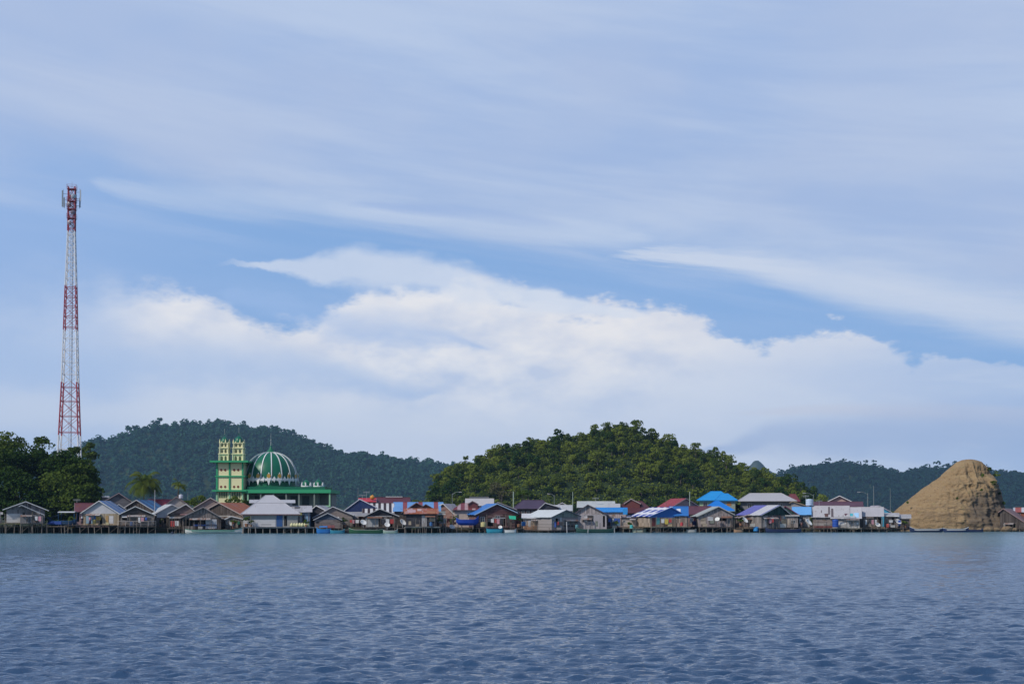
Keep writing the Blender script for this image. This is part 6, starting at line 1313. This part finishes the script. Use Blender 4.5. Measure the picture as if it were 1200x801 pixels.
for px, py, Y, w, h, c, lb in ((882, 616.8, 285.2, .9, .6, (.5, .48, .44), 'pale crate on the deck of the hut with a dish'), (235, 619.6, 271.3, .8, .5, (.4, .38, .36), 'pale crate on the deck of the open-fronted shack'), (126, 614.6, 270.9, .6, .5, (.5, .44, .26), 'yellowish crate on the left pier before the painted front'),
                             (146, 615.8, 270.8, .7, .5, (.3, .22, .16), 'brown crate at the left end of the long pale railing'), (489, 616.4, 276, .7, .45, (.3, .24, .18), 'brown crate left of the pale door on the black-walled house deck'), (785, 616.4, 283.6, .8, .5, (.45, .36, .22), 'tan crate on the deck under the checkered roof'),
                             (1019, 616.8, 292, .8, .6, (.42, .34, .26), 'tan crate before the dark open-fronted house near the rock'), (1046, 617.6, 292.8, .9, .55, (.5, .48, .46), 'pale crate at the two sheds touching the rock'), (988, 618, 289, 1.0, .4, (.34, .3, .26), 'long brown crate right of the tall blue barrel'),
                             (826, 616.6, 286.2, .8, .6, (.4, .33, .25), 'tan crate at the left corner of the grey-brown gabled house'), (655, 620.6, 281.6, .9, .5, (.3, .27, .25), 'grey-brown crate under the white pole of the grey house'), (720, 618.8, 286.8, .8, .6, (.48, .44, .36), 'pale crate under the vivid blue strip roof')):
    crate(px, py, Y, w, h, c, lb)
def pot(px, py, Y, r, label, seed, c=(.3, .14, .08)):
    x, z = W(px, py, Y); root = empty('potted_plant', (x, Y, z), 0, label=label, cat='potted plant', group='potted plants')
    MB().lathe([(r * .4, 0), (r * .55, r * .8)], 10).build('pot', pb(*c), root)
    V, Fc, _ = crown_arrays(seed, r, r * 1.2, 5, 26, .2, .5, -.2); link('foliage', np_mesh('foliage', V + np.array([0, 0, r * 1.8]), Fc, LEAF_LIGHT if seed % 2 else LEAF_SHORE), root)
for px, py, Y, r, lb, s in ((289, 616.8, 271.9, .75, 'large leafy plant at the left corner of the white-boarded stilt building', 61), (294, 616.8, 272, .5, 'smaller leafy plant right of the large one at the white-boarded stilt building', 62), (274, 618.8, 273.6, .7, 'bushy plant before the little porch house', 63),
                       (359, 616.8, 273.3, .5, 'green plant at the right end of the jar row', 65), (608, 617, 282, .8, 'dark green plant below the green tarp', 66), (722, 618.6, 287, .6, 'green plant under the vivid blue strip roof, left of the pale crate', 64), (738, 618, 286.6, .45, 'light green plant beside the turquoise drum', 67),
                       (781, 616, 283.8, .4, 'small green plant on the deck under the checkered roof', 69), (516, 616.8, 278.4, .7, 'green plant at the rickety side shed', 70), (533, 614, 284.6, .6, 'light green plant at the foot of the curved street lamp', 71), (404, 618, 278, .8, 'brownish bush right of the small brown hut', 72), (188, 617, 280, .55, 'green plant under the white-blue gable', 73),
                       (1061, 618, 293.4, .5, 'light green plant at the end of the sheds by the rock', 75), (868, 615.6, 286.2, .6, 'dark green plant left of the dish on the hut', 76)):
    pot(px, py, Y, r, lb, s)

# ---- small side decks and low landing boards that close gaps along the shore
def landing(px0, px1, py, Y, dep, c, label):
    x0, z = W(px0, py, Y); x1 = WX(px1, Y, py); root = empty('jetty', ((x0 + x1) / 2, Y, 0), 0, label=label, cat='jetty', group='small jetties along the shore'); h = (x1 - x0) / 2; rng = random.Random(int(px0))
    m_ = MB(); n = int(h * 2 / .4) + 1
    for i in range(n): a = -h + 2 * h * i / n; m_.box(a, a + 2 * h / n - .04, rng.uniform(-.15, .1), dep, z - .07, z)
    m_.build('planks', plank(c, 'v', .3, .4), root)
    for i in range(max(2, int(h * 2 / 1.3) + 1)):
        q = i / max(1, int(h * 2 / 1.3)); xx = -h + .1 + (2 * h - .2) * q
        for yy in (.2, dep * .6): MB().bar((xx + rng.uniform(-.15, .15), yy, -.7), (xx, yy, z + (rng.uniform(.1, .6) if rng.random() < .3 else -.07)), .065, 6).build('stilt', STILT, root)
for a in ((54, 80, 616.4, 271.6, 5, (.26, .20, .14), 'brown jetty between the leftmost pier and the painted-front house'), (182, 200, 618, 276.5, 4, (.22, .18, .14), 'low jetty under the white-blue gable, set back from the water'),
          (256, 266, 619.6, 273, 5, (.18, .15, .13), 'short dark jetty left of the little porch house'), (398, 428, 619.4, 275.5, 4, (.20, .17, .14), 'low dark jetty behind the black boat'), (462, 476, 618.5, 276.5, 4, (.20, .17, .15), 'small jetty left of the black-walled stilt house'),
          (513, 536, 618.8, 280.5, 5, (.22, .20, .17), 'low jetty under the curved street lamp'), (540, 568, 618.5, 283, 5, (.30, .26, .2), 'jetty under the propped blue boat'), (598, 614, 619, 282.8, 5, (.2, .17, .15), 'small jetty below the green tarp'),
          (730, 762, 618.6, 285.4, 5, (.36, .33, .25), 'pale jetty between the tan hut and the checkered roof'), (852, 896, 618.6, 286.2, 4, (.30, .22, .16), 'brown jetty before the young tree'), (936, 954, 618.8, 287.6, 4, (.26, .22, .19), 'jetty under the tilted dish by the light blue roof'),
          (1003, 1040, 618.8, 290.5, 4, (.28, .23, .18), 'long jetty before the dark house near the rock'), (1140, 1150, 620.6, 299, 3, (.3, .25, .2), 'tiny landing at the foot of the rock')):
    landing(*a)
# loose mooring posts in the water
i = 0
for px, yt, Y, lb in ((215.5, 616, 270, 'crooked grey post in the water at the left end of the long white boat'), (664, 611, 281.4, 'pale thick post before the grey house with the white slope'), (689.3, 618.5, 280, 'short white post beside the long dark green boat'), (719.8, 618.5, 281, 'white post at the right end of the long dark green boat'),
                      (1058.5, 617, 290.5, 'slanted post left of the white-topped boat by the rock'), (285, 614, 270.6, 'grey post at the bow of the long white boat'), (466, 615, 273.4, 'thin post right of the small pale green boat'), (643.5, 618, 281.6, 'short post at the left corner of the grey house')):
    x, z = W(px, yt, Y); MB().bar((.12 if i % 2 else -.1, 0, -.8), (0, 0, z), .09 if i in (1,) else .07, 6).build('mooring_post', PALE if 'white' in lb[:12] or 'pale' in lb[:5] else STILT, None, label=lb, cat='mooring post', group='mooring posts in the water').location = (x, Y, 0); i += 1

# ---- people
def person(px, yfoot, Y, label, skin, top, bottom, hair, pose=0, hood=None, hgt=1.58, rz=0):
    x, z = W(px, yfoot, Y); s = hgt / 1.7
    J = {'pel': (0, 0, .92, .125), 'wst': (0, .0, 1.08, .105), 'chs': (0, -.01, 1.28, .13), 'nck': (0, 0, 1.45, .052), 'hd0': (0, -.015, 1.53, .082), 'hd1': (0, -.01, 1.62, .088),
         'hL': (-.09, 0, .86, .085), 'kL': (-.10, -.03, .48, .06), 'aL': (-.10, .02, .08, .038), 'tL': (-.11, -.14, .03, .03), 'hR': (.09, 0, .86, .085), 'kR': (.11, -.05 if pose else -.02, .48, .06), 'aR': (.12, .03, .08, .038), 'tR': (.13, -.13, .03, .03),
         'sL': (-.17, 0, 1.39, .052), 'eL': (-.25, .02, 1.12, .04), 'wL': (-.24, -.12 if pose else 0, .90, .03), 'fL': (-.23, -.18 if pose else -.02, .82, .028), 'sR': (.17, 0, 1.39, .052), 'eR': (.25, .03, 1.13, .04), 'wR': ((.12 if pose else .26), (-.2 if pose else -.02), (1.06 if pose else .90), .03), 'fR': ((.06 if pose else .27), (-.24 if pose else -.04), (1.08 if pose else .82), .028)}
    E = [('pel', 'wst'), ('wst', 'chs'), ('chs', 'nck'), ('nck', 'hd0'), ('hd0', 'hd1'), ('pel', 'hL'), ('hL', 'kL'), ('kL', 'aL'), ('aL', 'tL'), ('pel', 'hR'), ('hR', 'kR'), ('kR', 'aR'), ('aR', 'tR'), ('chs', 'sL'), ('sL', 'eL'), ('eL', 'wL'), ('wL', 'fL'), ('chs', 'sR'), ('sR', 'eR'), ('eR', 'wR'), ('wR', 'fR')]
    ks = list(J); me = bpy.data.meshes.new('body'); me.from_pydata([J[k][:3] for k in ks], [(ks.index(a), ks.index(b_)) for a, b_ in E], [])
    me.materials.append(pb(*skin)); root = empty('person', (x, Y, z), R(rz), label=label, cat='person'); root.scale = (s, s, s)
    bo = link('body', me, root); md = bo.modifiers.new('skin', 'SKIN')
    for i_, k in enumerate(ks): v_ = me.skin_vertices[0].data[i_]; v_.radius = (J[k][3], J[k][3] * .85); v_.use_root = k == 'pel'
    sb = bo.modifiers.new('sub', 'SUBSURF'); sb.levels = 1; sb.render_levels = 2
    MB().lathe([(.155, .86), (.165, 1.0), (.15, 1.12), (.175, 1.3), (.15, 1.41), (.07, 1.46)], 14).build('shirt', pb(*top), root, smooth=True)
    for k, sg in (('L', -1), ('R', 1)): MB().bar(J['s' + k][:3], J['e' + k][:3], .07, 8, .06).build('sleeve', pb(*top), root)
    MB().lathe([(.24, .32), (.22, .6), (.19, .88), (.155, .98)], 14).build('skirt', pb(*bottom), root, smooth=True)
    for sx in (-.03, .03): MB().lathe([(.002, -.012), (.012, 0), (.002, .012)], 6).build('eye', pb(.02, .02, .02), root).location = (sx, -.098, 1.585)
    MB().slab([(-.012, -.09, 1.55), (.012, -.09, 1.55), (0, -.085, 1.59)], (0, -.03, -.005)).build('nose', pb(*skin), root)
    MB().box(-.025, .025, -.101, -.09, 1.522, 1.53).build('mouth', pb(.3, .1, .09), root)
    if hood: MB().lathe([(.2, 1.34), (.17, 1.43), (.125, 1.52), (.122, 1.62), (.09, 1.70), (.02, 1.73)], 14, (0, .03, 0)).build('headscarf', pb(*hood), root, smooth=True)
    else: MB().lathe([(.085, 1.50), (.112, 1.56), (.115, 1.64), (.08, 1.71), (.015, 1.73)], 14, (0, .03, 0)).build('hair', pb(*hair), root, smooth=True)
SK = (.30, .16, .10)
person(96, 614.8, 271.0, 'person in dark clothes with a white headscarf standing on the left pier', SK, (.05, .03, .05), (.04, .03, .04), (0, 0, 0), 0, (.62, .62, .64), 1.62, 10)
person(105.5, 614.9, 270.6, 'person with black hair, pink top and dark skirt on the left pier', SK, (.55, .25, .27), (.05, .02, .06), (.012, .01, .01), 1, None, 1.72, -15)
person(939.5, 617.2, 288.3, 'person in a dark shirt standing under the light blue roof', SK, (.04, .04, .05), (.16, .08, .08), (.012, .01, .01), 0, None, 1.6, 5)
person(273.5, 618.8, 273.3, 'person in a dark red top at the little porch house', SK, (.22, .04, .04), (.05, .06, .08), (.012, .01, .01), 1, None, 1.5, 20)

# ---- bird over the near hill
def bird():
    Y = 150.0; x, z = W(825.5, 529.8, Y); root = empty('bird', (x, Y, z), R(12), label='dark seabird gliding above the right slope of the near hill', cat='bird'); m_ = pb(.03, .03, .035)
    pr = [(0, -.42), (.05, -.34), (.075, -.1), (.06, .12), (.03, .32), (.005, .46)]
    b_ = MB().lathe([(max(.004, r), zz) for r, zz in pr], 10); body = b_.build('body', m_, root, smooth=True); body.rotation_euler = (0, R(90), 0)
    for sg in (-1, 1):
        w = MB(); p = [(.10, 0, .03), (.16, sg * .32, .13), (.05, sg * .62, .10), (-.10, sg * .92, .03), (-.08, sg * .6, .06), (-.08, sg * .3, .08), (-.10, 0, .02)]
        w.slab([p[0], p[1], p[5], p[6]], (0, 0, .012)); w.slab([p[1], p[2], p[4], p[5]], (0, 0, .012)); w.slab([p[2], p[3], p[4]], (0, 0, .012)); w.build('wing', m_, root)
    MB().slab([(-.34, .03, 0), (-.34, -.03, 0), (-.58, -.10, 0), (-.5, 0, 0), (-.58, .10, 0)], (0, 0, .01)).build('tail', m_, root); root.rotation_euler = (R(8), R(0), R(80))
bird()
